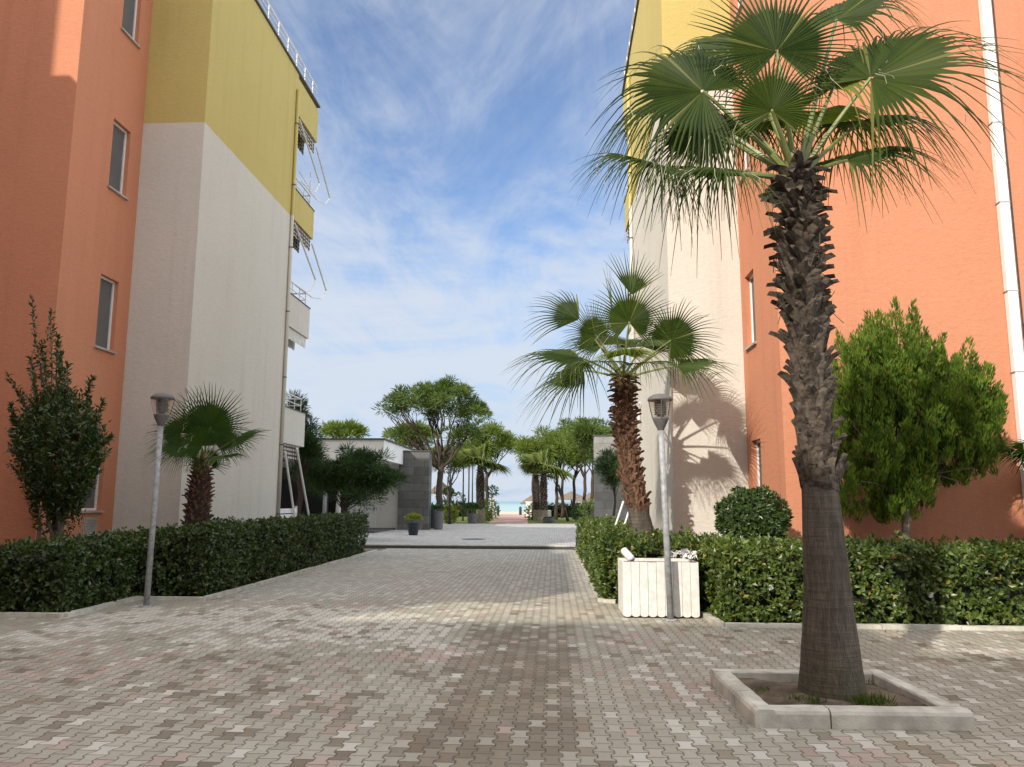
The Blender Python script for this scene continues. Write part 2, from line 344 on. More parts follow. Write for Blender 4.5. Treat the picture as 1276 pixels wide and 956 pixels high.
# ---------------------------------------------------------------- ground, sea
def flat(name,poly,z,mat,z0=None):
    b=MB()
    if z0 is None: b.add([(x,y,z) for x,y in poly],[tuple(range(len(poly)))])
    else: b.prism(poly,z0,z)
    return struct(b,name,mat)
b=MB()     # one sheet: level near the houses, sloping under the water
ys=[-200,90,150,225,400]; zs=[-.012,-.012,-.5,-1.25,-3.0]; xs=[-3000,-60,60,3000]
b.add([(x,y,z) for y,z in zip(ys,zs) for x in xs],[(4*i+j,4*i+j+1,4*i+j+5,4*i+j+4) for i in range(4) for j in range(3)])
struct(b,'ground','sand')
flat('sea',[(-30000,212),(30000,212),(30000,40000),(-30000,40000)],-1.2,'sea')
flat('garden_soil',[(-40,-45),(40,-45),(40,27.2),(-40,27.2)],-.006,'earth')
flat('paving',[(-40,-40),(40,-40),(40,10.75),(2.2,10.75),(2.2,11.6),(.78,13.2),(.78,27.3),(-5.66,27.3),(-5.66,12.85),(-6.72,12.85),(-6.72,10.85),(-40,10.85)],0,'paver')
flat('plaza',[(-30,27.62),(14,27.62),(14,54.4),(-30,54.4)],.12,'plaza',-.01)
b=MB(); xx=-16.
while xx<14:
    b.cbox((xx+.006,27.36,-.01),(xx+.994,27.62,.128),.02); xx+=1.0
struct(b,'plaza_step','step')
flat('riser_strip',[(-16,27.31),(14,27.31),(14,27.357),(-16,27.357)],.088,'darkstep',-.01)  # dark strip set before the step so its riser reads as a dark line
flat('lawn',[(-40,54.4),(40,54.4),(40,88),(-40,88)],.14,'lawn',-.02)
flat('beach_path',[(-4.42,54.38),(-1.75,54.38),(-2.95,92),(-6.1,92)],.148,'pink',-.02)
# sandy verge beside the path
b=MB(); b.add([(-6.1,72,.144),(-3.2,72,.144),(-1.9,92,.144),(-7.6,92,.144)],[(0,1,2,3)]); struct(b,'sandy_verge','sand')

# kerbs along the planting beds
def kerb(pts,name='kerb',w=.10,h=.055):
    b=MB()
    for (x0,y0),(x1,y1) in zip(pts[:-1],pts[1:]):
        L=math.hypot(x1-x0,y1-y0); n=max(1,round(L/1.0)); dx,dy=(x1-x0)/L,(y1-y0)/L; nx,ny=-dy*w/2,dx*w/2
        for i in range(n):
            a=i*L/n+.004; e=(i+1)*L/n-.004; hh=h+random.uniform(-.006,.006)
            q=[(x0+dx*a+nx,y0+dy*a+ny),(x0+dx*a-nx,y0+dy*a-ny),(x0+dx*e-nx,y0+dy*e-ny),(x0+dx*e+nx,y0+dy*e+ny)]
            cx,cy=sum(p[0] for p in q)/4,sum(p[1] for p in q)/4
            top=[(cx+(p[0]-cx)*(1-.03/max(L/n,.2))*1,cy+(p[1]-cy)*1) for p in q]
            b.prism(q,-.02,hh)
    return struct(b,name,'concrete')
kerb([(-26,10.88),(-6.72,10.88)]); kerb([(-6.72,10.88),(-6.72,12.88)]); kerb([(-6.67,12.88),(-5.62,12.88)]); kerb([(-5.62,12.93),(-5.68,25.6)])
kerb([(.74,27.2),(.76,13.2)]); kerb([(.80,13.16),(1.0,13.1)]); kerb([(2.13,11.75),(2.17,10.78)]); kerb([(2.22,10.76),(26,10.76)])

# ---------------------------------------------------------------- apartment buildings
def wall(mb,o,u,w,h,holes,depth=.16,mi=0,z0=0):
    "vertical wall from o along u (unit xy), with recessed openings [(a,b,z0,z1)]; left-hand normal = outside is u rotated -90deg"
    ux,uy=u; nx,ny=uy,-ux
    As=sorted({0,w,*[q for hh in holes for q in hh[:2]]}); Zs=sorted({z0,h,*[q for hh in holes for q in hh[2:]]})
    pt=lambda a,z,d=0:(o[0]+ux*a-nx*d,o[1]+uy*a-ny*d,z)
    for a,a1 in zip(As[:-1],As[1:]):
        for z,z1 in zip(Zs[:-1],Zs[1:]):
            if any(hh[0]<=a and a1<=hh[1] and hh[2]<=z and z1<=hh[3] for hh in holes): continue
            mb.quad(pt(a,z),pt(a1,z),pt(a1,z1),pt(a,z1),mi)
    for a,a1,z,z1 in holes:
        mb.quad(pt(a,z),pt(a,z1),pt(a,z1,depth),pt(a,z,depth),mi); mb.quad(pt(a1,z),pt(a1,z,depth),pt(a1,z1,depth),pt(a1,z1),mi)
        mb.quad(pt(a,z),pt(a,z,depth),pt(a1,z,depth),pt(a1,z),mi); mb.quad(pt(a,z1),pt(a1,z1),pt(a1,z1,depth),pt(a,z1,depth),mi)
    return pt
def window(parent,pt,a,a1,z,z1,depth=.09,flip=1):
    f=MB(); t=.045
    def bar(p0,p1,q0,q1,d0,d1):
        c=[pt(p0,q0,d0),pt(p1,q0,d0),pt(p1,q1,d0),pt(p0,q1,d0),pt(p0,q0,d1),pt(p1,q0,d1),pt(p1,q1,d1),pt(p0,q1,d1)]
        f.add(c,[(0,1,2,3),(7,6,5,4),(0,4,5,1),(1,5,6,2),(2,6,7,3),(3,7,4,0)])
    d=depth; bar(a,a+t,z,z1,d,d+.05); bar(a1-t,a1,z,z1,d,d+.05); bar(a+t,a1-t,z,z+t,d,d+.05); bar(a+t,a1-t,z1-t,z1,d,d+.05)
    pass
    fr=f.build('window','white_metal',parent)
    g=MB(); g.quad(pt(a+t*.8,z+t*.8,d+.03),pt(a1-t*.8,z+t*.8,d+.03),pt(a1-t*.8,z1-t*.8,d+.03),pt(a+t*.8,z1-t*.8,d+.03)); sub(g,'pane','pane',fr)
    f2=MB(); e=.05; c=[]
    for dd in (-.05,depth):
        c+=[pt(a-e,z-.045,dd),pt(a1+e,z-.045,dd),pt(a1+e,z-.005,dd),pt(a-e,z-.005,dd)]
    f2.add(c,[(0,1,2,3),(7,6,5,4),(0,4,5,1),(1,5,6,2),(2,6,7,3),(3,7,4,0)]); sub(f2,'sill','step',fr)
HT=14.95; LEV=[(3.3,4.4),(6.85,7.88),(10.235,11.24),(13.65,14.85)]
def apartment(sx,X,Xo,Yn,Yo,Yf,Yb,label,wins,vent=False):
    """sx=-1: the block left of the road (its road side faces +X). X road side of the white block, Xo road side of the orange block,
       Yn near face of the white block, Yo near face of the orange block, Yf rear face, Yb outer face of the balconies"""
    t=thing('apartment_building',label,'building',(X,Yn,0))
    far=X+sx*22
    w=MB()   # white and yellow painted block
    xs=sorted((X,Xo)); 
    w.quad((xs[0],Yn,0),(xs[1],Yn,0),(xs[1],Yn,HT),(xs[0],Yn,HT))
    a,b=(Yn,Yf); q=[(X,a,0),(X,b,0),(X,b,HT),(X,a,HT)]; w.quad(*(q if sx<0 else q[::-1]))
    xx=sorted((X,far)); w.quad((xx[1],Yf,0),(xx[0],Yf,0),(xx[0],Yf,HT),(xx[1],Yf,HT))
    w.quad((xx[0],Yn,HT-.12),(xx[1],Yn,HT-.12),(xx[1],Yf,HT-.12),(xx[0],Yf,HT-.12))
    # balcony parapets and slabs on the sea side
    for z0,z1 in LEV:
        for xa in (X,X+sx*9.8,far-sx*.14):
            x0,x1=sorted((xa,xa+sx*.14)); w.box((x0,Yf+.001,z0),(x1,Yb-.14,z1-.03))
        x0,x1=sorted((X,far)); w.box((x0,Yb-.139,z0),(x1,Yb,z1-.03))
        x0,x1=sorted((X+sx*.141,far-sx*.141)); w.box((x0,Yf+.001,z0+.002),(x1,Yb-.141,z0+.16))
    w.build('wall','banded',t).data.materials
    o=MB(); yo0,yo1=Yo,Yn
    if sx<0: pt=wall(o,(Xo,Yo),(0,1),Yn-Yo,HT,wins,.16)
    else: pt=wall(o,(Xo,Yn),(0,-1),Yn-Yo,HT,wins,.16)
    x0,x1=sorted((Xo,far)); o.quad((x0,Yo,0),(x1,Yo,0),(x1,Yo,HT),(x0,Yo,HT)); o.quad((x0,Yo,HT-.13),(x1,Yo,HT-.13),(x1,Yn,HT-.13),(x0,Yn,HT-.13))
    ob=o.build('wall','orange',t); ob['label']='orange rendered wall'
    for (a,a1,z,z1) in wins: window(t,pt,a,a1,z,z1)
    # roof coping with thin dark edge, and the rail above it
    c=MB()
    e=.05; x0,x1=sorted((X-sx*e,X+sx*.2)); c.box((x0,Yn-e,HT-.003),(x1,Yb+e,HT+.05)); x0,x1=sorted((X+sx*.201,Xo)); c.box((x0,Yn-e,HT-.003),(x1,Yn+.2,HT+.05))
    x0,x1=sorted((Xo-sx*e,Xo+sx*.2)); c.box((x0,Yo-e,HT-.002),(x1,Yn-e-.001,HT+.05)); x0,x1=sorted((Xo+sx*.201,far)); c.box((x0,Yo-e,HT-.002),(x1,Yo+.2,HT+.05))
    for z0,z1 in LEV[:3]:
        x0,x1=sorted((X-sx*.02,X+sx*.16)); c.box((x0,Yf+.003,z1-.029),(x1,Yb+.02,z1)); x0,x1=sorted((X+sx*.161,far)); c.box((x0,Yb-.16,z1-.029),(x1,Yb+.02,z1))
    c.build('coping','roof_edge',t)
    r=MB(); xr=X+sx*.03
    for zz in (15.2,15.38,15.58): r.tube([(xr,Yn+.2,zz),(xr,Yb-.1,zz)],.02 if zz>15.5 else .012,6)
    y=Yn+.2
    while y<Yb: r.tube([(xr,y,HT+.04),(xr,y,15.58)],.014,6); y+=.83
    r.build('roof_railing','white_metal',t)
    d=MB(); xp=X-sx*.055
    d.tube([(xp,Yf-.16,.0),(xp,Yf-.16,14.35)],.05,10)
    d.build('downpipe','banded',t,True)
    for k in range(7):
        cl=MB(); z=1.2+k*2; cl.lathe([(.05,0),(.06,0),(.06,.03),(.05,.03)],(xp,Yf-.16,z),10); 
        if k==0: pass
        cl.build('pipe_clamp','roof_edge',t)
    # balcony railings: one per storey
    for z0,z1 in LEV[:3]:
        g=MB(); xr=X+sx*.07; top=z1+.42
        g.tube([(xr,Yf+.05,top),(xr,Yb-.28,top)],.022,6); g.tube([(xr,Yf+.05,z1+.2),(xr,Yb-.28,z1+.2)],.014,6)
        g.tube([(xr,Yb-.28,top),(X+sx*9.7,Yb-.28,top)],.022,6); g.tube([(xr,Yb-.28,z1+.2),(X+sx*9.7,Yb-.28,z1+.2)],.014,6)
        for yy in (Yf+.5,Yf+1.2,Yb-.28): g.tube([(xr,yy,z1-.02),(xr,yy,top)],.016,6)
        for k in range(1,8): g.tube([(xr+sx*k*1.2,Yb-.28,z1-.02),(xr+sx*k*1.2,Yb-.28,top)],.016,6)
        g.build('balcony_railing','white_metal',t)
    # glazed balcony doors on the sea side
    for z0 in (0,3.46,7.01,10.4):
        dd=MB(); x0,x1=sorted((X+sx*1.2,X+sx*3.6)); dd.box((x0,Yf+.02,z0+.05),(x1,Yf+.06,z0+2.25)); dr=dd.build('balcony_door','white_metal',t)
        gl=MB(); gl.box((x0+.08,Yf+.05,z0+.15),(x1-.08,Yf+.07,z0+2.17)); sub(gl,'pane','pane',dr)
    # drop-arm awnings: patterned valance under the slab, pair of arms, lower link
    for i,zc in enumerate((13.65,10.23,6.85,3.3)):
        v=MB(); n=22; zz=zc-.02; xr=X-sx*.012+sx*.06
        hang=.42 if i!=2 else .32
        for xq,dl in ((xr,0),(xr+sx*.35,.06)):
            vs=[]; ylast=Yb-.15 if i<3 else Yb-.35
            for k in range(n+1):
                y=Yf+.1+(ylast-Yf-.1)*k/n; low=zz-hang-dl-.05*abs(math.sin(k*math.pi/3.6))
                vs+=[(xq+.01*math.sin(k*2.1),y,zz),(xq+.02*math.sin(k*1.7),y,low)]
            v.add(vs,[(2*k,2*k+2,2*k+3,2*k+1) for k in range(n)])
        aw=v.build('awning','valance' if i!=2 else 'soffit',t)
        if sx>0: continue
        a=MB(); xa=X-sx*.02; ro=.030 if i<3 else .04
        if i<2:
            a.tube([(xa,Yf+.18,zc-.12),(xa,Yf+2.5,zc-1.27)],ro,6); a.tube([(xa,Yb-.15,zc-.2),(xa,Yb+1.68,zc-1.3)],ro,6)
            a.tube([(xa,Yf+2.5,zc-1.27),(xa,Yf+2.1,zc-1.75),(xa,Yf+1.5,zc-1.95),(xa,Yf+.6,zc-2.0)],.021,6)
            a.tube([(xa,Yb+1.68,zc-1.3),(xa,Yb+1.1,zc-1.75),(xa,Yb+.15,zc-1.95),(xa,Yb-.6,zc-1.98)],.021,6)
            a.tube([(X+sx*.3,Yf+.5,zc-.4),(X+sx*.3,Yf+.6,zc-2.2)],.015,6)
        elif i==2: a.tube([(X+sx*.2,Yf+.55,zc-.3),(X+sx*.25,Yf+.75,zc-2.2)],.02,6)
        else:
            a.tube([(xa,Yf+.25,zc-.25),(xa-sx*.03,Yf+1.9,.15)],ro,6); a.tube([(xa,Yb-.75,zc-.1),(xa-sx*.03,Yb+1.35,.15)],ro,6)
        sub(a,'awning_arm','white_metal',aw)
    # ground floor terrace: low louvred panel
    p=MB()
    x0=X+sx*.02
    for k in range(7): 
        xa,xb=sorted((x0,x0+sx*.03)); p.box((xa,Yf+.06,.2+k*.17),(xb,Yb-.42,.34+k*.17))
    for yy in (Yf+.03,Yb-.42): 
        xa,xb=sorted((x0-sx*.01,x0+sx*.05)); p.box((xa,yy,0),(xb,yy+.05,1.43))
    p.build('terrace_panel','white_metal',t)
    if vent:
        g=MB(); g.box((Xo-.02,Yo+1.45,.82),(Xo+.015,Yo+1.92,1.24)); 
        for k in range(7): g.box((Xo+.015,Yo+1.49,.85+k*.055),(Xo+.028,Yo+1.88,.885+k*.055))
        g.build('vent_grille','step',t)
    return t
YoL,YoR=14.22,13.25
wl=[(1.36,2.04,z,z+1.54) for z in (1.38,4.75,8.22,11.86)]
wr=[(.35,1.02,z,z+1.42) for z in (1.35,4.58,8.0,11.45)]
BL=apartment(-1,-8.0,-9.45,16.75,YoL,22.95,25.05,'four storey apartment block left of the road, orange wall and white block with yellow top',wl,True)
BRt=apartment(1,2.35,3.8,15.75,YoR,22.5,24.7,'four storey sunlit apartment block right of the road, orange wall with white downpipe',wr)
# white rectangular downpipe with brackets, cable and a bracket box on the right orange wall
d=MB(); d.box((7.53,YoR-.12,0),(7.69,YoR-.012,HT-.1)); dp=d.build('downpipe','white_metal',BRt)
for z in (1.0,2.35,3.72,5.08,6.62,8.05,9.5):
    k=MB(); k.box((7.515,YoR-.124,z),(7.705,YoR-.001,z+.018)); sub(k,'pipe_clamp','galv',dp)
k=MB(); k.tube([(7.78,YoR-.02,4.3),(7.775,YoR-.02,8),(7.785,YoR-.02,HT-.1)],.013,6); k.build('cable','dark_metal',BRt)
k=MB(); k.box((7.80,YoR-.1,4.28),(8.3,YoR-.004,4.34)); k.box((7.80,YoR-.1,4.5),(8.3,YoR-.004,4.56)); k.box((7.86,YoR-.16,4.34),(7.95,YoR-.02,4.5)); k.box((8.1,YoR-.16,4.34),(8.2,YoR-.02,4.5)); k.build('wall_bracket','roof_edge',BRt)
k=MB(); k.tube([(2.29,21.2,3.65),(2.29,21.2,4.15)],.03,6); k.tube([(2.29,21.2,4.15),(2.29,20.9,4.2)],.02,6); k.build('meter_pipe','white_metal',BRt)

# unseen blocks behind and beside the viewer, shaped to cast the shade on the paving
def shade_block(x0,x1,y0,y1,h,label,extra=(),voids=()):
    t=thing('apartment_building',label,'building',((x0+x1)/2,(y0+y1)/2,0))
    w=MB(); w.box((x0,y0,0),(x1,y1,h))
    for a,b_ in extra: w.box(a,b_)
    w.build('wall','orange',t)
    for z in (1.3,4.7,8.2):
        y=y0+1.5
        while y<y1-1.5:
            g=MB(); g.box((x1-.02,y,z),(x1+.03,y+1.1,z+1.4)); fr=g.build('window','white_metal',t)
            g=MB(); g.box((x1+.02,y+.06,z+.06),(x1+.036,y+1.04,z+1.34)); sub(g,'pane','pane',fr); y+=3.2
    return t
shade_block(-44,-13.0,-4.3,9.0,13.5,'unseen orange block left of the viewer, shaped to shade the road',
   extra=[((-13.0,-1.7,9.9),(-10.2,8.9,11.0)),((-25,3,13.501),(-17.25,6,21.0))])  # overhang and roof tower added to trim the sunlit areas
tb=thing('apartment_building','unseen orange block behind the viewer, shaped to shade the foreground paving','building',(-4,-14,0))
w=MB(); w.box((-44,-22,0),(1,-9.1,12.2)); w.box((-44,-22,12.2),(-9.0,-9.1,13.5)); w.box((-6.3,-22,12.2),(1,-9.3,13.4)); w.build('wall','orange',tb)  # roof notch shaped to let a sun patch onto the paving

# ---------------------------------------------------------------- hedges
def hedge(poly,h,label,mat,dens=210,leaf=.062,hfun=None,cat='hedge',inset=.19,name='hedge',vis=None):
    n=len(poly); A=sum(poly[i][0]*poly[(i+1)%n][1]-poly[(i+1)%n][0]*poly[i][1] for i in range(n))
    if A<0: poly=poly[::-1]
    t=thing(name,label,cat,(poly[0][0],poly[0][1],0))
    P_=[];N_=[]
    for i in range(n):
        (x0,y0),(x1,y1)=poly[i],poly[(i+1)%n]; L=math.hypot(x1-x0,y1-y0)
        if vis is not None and i not in vis: continue
        k=int(L*h*dens); a=rng.random(k); zz=rng.random(k)**.92*h
        nx,ny=(y1-y0)/L,-(x1-x0)/L
        P_.append(np.stack([x0+(x1-x0)*a,y0+(y1-y0)*a,zz],1)); N_.append(np.tile((nx,ny,.15),(k,1)))
    xs=[p[0] for p in poly]; ys=[p[1] for p in poly]
    k=int((max(xs)-min(xs))*(max(ys)-min(ys))*dens*.9); q=np.stack([rng.uniform(min(xs),max(xs),k),rng.uniform(min(ys),max(ys),k)],1)
    ins=np.zeros(k,bool)
    for i in range(n):
        (x0,y0),(x1,y1)=poly[i],poly[(i+1)%n]
        c=((y0>q[:,1])!=(y1>q[:,1])); 
        with np.errstate(divide='ignore',invalid='ignore'): xi=(x1-x0)*(q[:,1]-y0)/((y1-y0) if y1!=y0 else 1e-9)+x0
        ins^=c&(q[:,0]<xi)
    q=q[ins]; P_.append(np.column_stack([q,np.full(len(q),h)])); N_.append(np.tile((0,0,1.),(len(q),1)))
    Pp=np.concatenate(P_); Nn=np.concatenate(N_); Nn/=np.linalg.norm(Nn,axis=1,keepdims=True)
    hv=hfun(Pp[:,0],Pp[:,1]) if hfun else np.ones(len(Pp)); Pp[:,2]*=hv
    wob=np.sin(Pp[:,0]*3.1+Pp[:,1]*2.3)*.5+np.sin(Pp[:,0]*7.3-Pp[:,1]*5.1+Pp[:,2]*6)*.35+np.sin(Pp[:,0]*1.3+Pp[:,2]*4)*.4
    Pp=Pp+Nn*(wob*.045+rng.normal(-.03,.045,len(Pp)))[:,None]
    sh=(rng.random(len(Pp))<.05)&(Nn[:,2]>.8); Pp[sh]+=np.array([0,0,1])*rng.uniform(.03,.12,sh.sum())[:,None]
    Pp[:,2]=np.maximum(Pp[:,2],.05)
    mb=MB(); K=6
    ax=Nn+rng.normal(0,.45,Nn.shape)+np.array([0,0,.35]); ax/=np.linalg.norm(ax,axis=1,keepdims=True)
    for k in range(K):
        d=ax*.55+unit(len(Pp)); L=leaf*rng.uniform(.75,1.3,len(Pp))
        keep=Nn@np.ones(3)>-9
        mb.leaves(Pp[keep]+d[keep]*.006,d[keep],ax[keep]+rng.normal(0,.2,(keep.sum(),3)),L[keep],L[keep]*.27)
    mb.build('foliage',mat,t)
    # dense twiggy inside
    cx,cy=sum(xs)/n,sum(ys)/n; core=[]
    for i in range(n):
        p0,p1,p2=poly[i-1],poly[i],poly[(i+1)%n]
        def nn(a,b): l=math.hypot(b[0]-a[0],b[1]-a[1]); return ((b[1]-a[1])/l,-(b[0]-a[0])/l)
        n1,n2=nn(p0,p1),nn(p1,p2); s=1+n1[0]*n2[0]+n1[1]*n2[1]; s=max(s,.3)
        core.append((p1[0]-inset*(n1[0]+n2[0])/s,p1[1]-inset*(n1[1]+n2[1])/s))
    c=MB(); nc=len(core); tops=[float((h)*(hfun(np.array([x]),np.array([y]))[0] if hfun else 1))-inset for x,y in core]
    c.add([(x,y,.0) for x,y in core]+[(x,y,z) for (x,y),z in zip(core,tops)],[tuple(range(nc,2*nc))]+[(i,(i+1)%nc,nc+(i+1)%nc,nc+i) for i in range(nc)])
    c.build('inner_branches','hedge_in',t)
    return t
hl=lambda x,y: np.clip(.66+.38*(x+9)/3.2,.60,1.02)+.06*np.clip((y-20)/5,0,1)
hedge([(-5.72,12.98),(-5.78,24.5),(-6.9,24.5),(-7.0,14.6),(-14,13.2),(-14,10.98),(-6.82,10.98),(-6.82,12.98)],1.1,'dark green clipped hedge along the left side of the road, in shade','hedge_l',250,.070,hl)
hedge([(.84,13.3),(1.12,13.15),(1.12,12.35),(2.0,12.35),(2.22,11.7),(2.28,10.88),(11,10.88),(11,12.0),(3.4,12.1),(2.15,13.6),(1.95,15),(1.9,26.6),(.82,26.6)],1.0,
      'sunlit clipped hedge bending from the right road edge round behind the white box','hedge',250,.074)

# ---------------------------------------------------------------- palms
def frond(parent,base,hub,axis,normal,Rr,half=R(135),nseg=56,droop=.25,split=.52,mats=('frond','petiole','fil'),pr=.022,fil=6,bow=.05,name='frond',cup=.12,stray=1.0):
    base=Vector(base);hub=Vector(hub);ax=Vector(axis).normalized();nm=Vector(normal); nm=(nm-ax*nm.dot(ax)).normalized(); bb=nm.cross(ax)
    mb=MB(); mid=(base+hub)/2+Vector((0,0,bow))
    pts=[base.lerp(mid,t)*(1-t)+mid.lerp(hub,t)*t for t in (0,.2,.4,.6,.8,1)]
    mb.tube(pts,[pr*1.5,pr*1.1,pr*.9,pr*.8,pr*.7,pr*.55],6,1)
    secs=[.02,.2,.36,split,.60,.70,.80,.88,.95,1.0]
    dth=2*half/(nseg-1)
    for i in range(nseg):
        th=-half+dth*i; d=ax*math.cos(th)+bb*math.sin(th); sd=bb*math.cos(th)-ax*math.sin(th)
        L=Rr*(.80+.20*math.cos(th*.75))*random.uniform(.93,1.06); dr=droop*.80*random.uniform(.55,1.45); tw=random.uniform(-.25,.25)
        vs=[]; sw=random.uniform(-.05,.05)*stray
        for s in secs:
            p=hub+d*(s*L)+nm*(cup*Rr*(s*s)*(.5-abs(th)/half*.9))
            e=max(0,(s-.45)/.55); p=p+sd*(sw*L*e*e)-Vector((0,0,dr*Rr*e**1.8))
            if s<=split: w=s*L*math.tan(dth/2)*1.02
            else: w=split*L*math.tan(dth/2)*(1-(s-split)/(1-split))**.9*.62+.0015
            w=max(w,.0012); sv=sd*math.cos(tw*e)+nm*math.sin(tw*e); ridge=nm*(w*.75)
            vs+=[p-sv*w-ridge*.5,p+ridge*.5,p+sv*w-ridge*.5]
        k=len(secs); fs=[]
        for a in range(k-1):
            fs+=[(3*a,3*a+1,3*a+4,3*a+3),(3*a+1,3*a+2,3*a+5,3*a+4)]
        mb.add([tuple(v) for v in vs],fs,0)
    for _ in range(fil):
        th=random.uniform(-half*.9,half*.9); d=ax*math.cos(th)+bb*math.sin(th); p=hub+d*Rr*split*random.uniform(1,1.25)
        q=[p]; v=Vector((random.uniform(-.12,.12),random.uniform(-.12,.12),-random.uniform(.1,.3)))*Rr
        mb.tube([p,p+v*.4+d*Rr*.12,p+v+d*Rr*.15],.0025,3,2)
    return mb.build(name,list(mats),parent)
def boots(mb,cen,rad,z0,z1,n,size,tilt,mi=0):
    "cut leaf bases wound round the trunk; tilt(z01) = how far each leans out"
    for i in range(n):
        s=i/n; z=z0+(z1-z0)*s; a=i*2.39996+random.uniform(-.15,.15); r=rad(z)
        o=Vector((math.cos(a),math.sin(a),0)); tg=Vector((-math.sin(a),math.cos(a),0)); c=Vector(cen(z))
        tl=tilt(s)+random.uniform(-.22,.22); L=size*random.uniform(.7,1.35); w=size*random.uniform(.36,.5)*(1.15-.5*s); tg=(tg+Vector((0,0,random.uniform(-.35,.35)))).normalized()
        p=c+o*(r*.86); vs=[]
        for j,(q,ww) in enumerate(((0,1.3),(.35,1.0),(.7,.62),(1.,.22+.22*s))):
            ang=tl*(.55+.75*q) ; dirv=Vector((0,0,math.cos(ang)))+o*math.sin(ang)
            pp=p+dirv*(L*q)+tg*(random.uniform(-.1,.1)*L*q); th=.030*size/.16*(1-.5*q)
            nn=o*math.cos(ang)-Vector((0,0,math.sin(ang)))
            vs+=[pp-tg*w*ww-nn*.25*w,pp+nn*th,pp+tg*w*ww-nn*.25*w,pp-nn*th]
        fs=[]
        for j in range(3):
            for k in range(4): fs.append((4*j+k,4*j+(k+1)%4,4*j+4+(k+1)%4,4*j+4+k))
        fs.append((12,13,14,15)); mb.add([tuple(v) for v in vs],fs,mi)
def lerp_pts(pts):
    zs=[p[2] for p in pts]
    return lambda z:(np.interp(z,zs,[p[0] for p in pts]),np.interp(z,zs,[p[1] for p in pts]),z)
def palm(label,axis,radz,zs,crown,fr,bm,size,tilt,nb,loc,group=None,matF='frond',pr=.022,smooth_mat='psmooth',fibres=True,nseg=56):
    t=thing('fan_palm',label,'palm tree',loc,group); cen=lerp_pts(axis); zz=[p[0] for p in radz]; rr=[p[1] for p in radz]
    rad=lambda z: float(np.interp(z,zz,rr))
    b=MB(); ztop=zz[-1]; N=36; z=[zz[0]+(ztop-zz[0])*i/N for i in range(N+1)]
    n=20; vs=[]
    for q in z:
        c=cen(q)
        for j in range(n):
            a=2*math.pi*j/n; r=rad(q)*(1+.025*math.sin(a*3+q*2)+.012*math.sin(q*60)+.01*random.uniform(-1,1)); vs.append((c[0]+r*math.cos(a),c[1]+r*math.sin(a),q))
    b.add(vs,[(i*n+j,i*n+(j+1)%n,(i+1)*n+(j+1)%n,(i+1)*n+j) for i in range(N) for j in range(n)]+[tuple(N*n+j for j in range(n))])
    b.mi=[1 if (zz[0]+(ztop-zz[0])*(i//n)/N)>zs+.05 else 0 for i in range(len(b.f))]
    b.build('trunk',[smooth_mat,'dark_boots'],t,True)
    b=MB(); boots(b,cen,rad,zs,ztop,nb,size,tilt)
    if fibres:
        for _ in range(nb//4):
            q=random.uniform(zs+(ztop-zs)*.45,ztop); c=Vector(cen(q)); a=random.uniform(0,6.28); o=Vector((math.cos(a),math.sin(a),0)); p=c+o*rad(q)
            b.tube([p,p+o*size*.5+Vector((0,0,random.uniform(-.3,.2)*size)),p+o*size*random.uniform(.3,.7)+Vector((random.uniform(-.5,.5),random.uniform(-.5,.5),random.uniform(-1,.3)))*size*.7],.004,3)
    b.build('leaf_bases',bm,t)
    for f in fr:
        f=dict(f); frond(t,f.pop('base',crown),f.pop('hub'),f.pop('ax'),f.pop('nm'),f.pop('R'),mats=(f.pop('mat',matF),'petiole','fil'),pr=pr,nseg=f.pop('nseg',nseg),**f)
    return t
# -- big palm in the planter
c1=Vector((2.19,6.78,4.55)); Y1=6.78; fr=[]
def F1(px,py,Y,ax,nm,Rr,**k): fr.append(dict(hub=P(px,py,Y),ax=ax,nm=nm,R=Rr*1.14,**{'split':.48,**k}))
F1(968,64,6.75,(.02,.15,1),(0,-1,.25),.80,half=R(140),droop=.10,fil=8,nseg=62)
F1(962,138,6.45,(-.05,-.25,1),(0,-1,-.05),.50,half=R(132),droop=.08,nseg=50,fil=4)
F1(876,114,6.65,(-1,.05,.5),(-.1,-1,.5),.95,half=R(140),droop=.55,fil=14,cup=-.05,nseg=60)
F1(1085,97,6.55,(1,-.1,.62),(-.15,-.85,.8),1.10,half=R(126),droop=.48,fil=14,nseg=64)
F1(828,208,6.9,(-1,.05,.3),(-.25,-.35,1),.80,half=R(120),droop=.68,fil=10)
F1(905,218,6.4,(-.85,-.4,.0),(-.4,-.5,.8),.56,half=R(125),droop=.7,fil=8)
F1(1056,200,6.9,(1,.15,.35),(-.2,-.5,1),.78,half=R(120),droop=.62,fil=8)
F1(1042,25,7.1,(.6,.4,.8),(-.3,-.5,.6),.78,half=R(135),droop=.75,fil=14)
F1(925,60,7.3,(-.5,.7,.75),(-.2,-.6,.8),.85,half=R(130),droop=.55,fil=10)
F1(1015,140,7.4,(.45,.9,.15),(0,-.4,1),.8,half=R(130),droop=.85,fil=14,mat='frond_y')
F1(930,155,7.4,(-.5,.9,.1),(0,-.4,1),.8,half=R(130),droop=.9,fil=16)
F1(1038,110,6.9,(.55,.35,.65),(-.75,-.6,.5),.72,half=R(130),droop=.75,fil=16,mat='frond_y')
F1(885,165,7.0,(-.8,.3,.05),(-.2,-.8,.6),.74,half=R(120),droop=.95,fil=16)
F1(1075,150,7.3,(.8,.6,.2),(-.1,-.4,1),.8,half=R(120),droop=.85,fil=14)
F1(850,130,7.3,(-.9,.6,.1),(0,-.4,1),.8,half=R(120),droop=.85,fil=12)
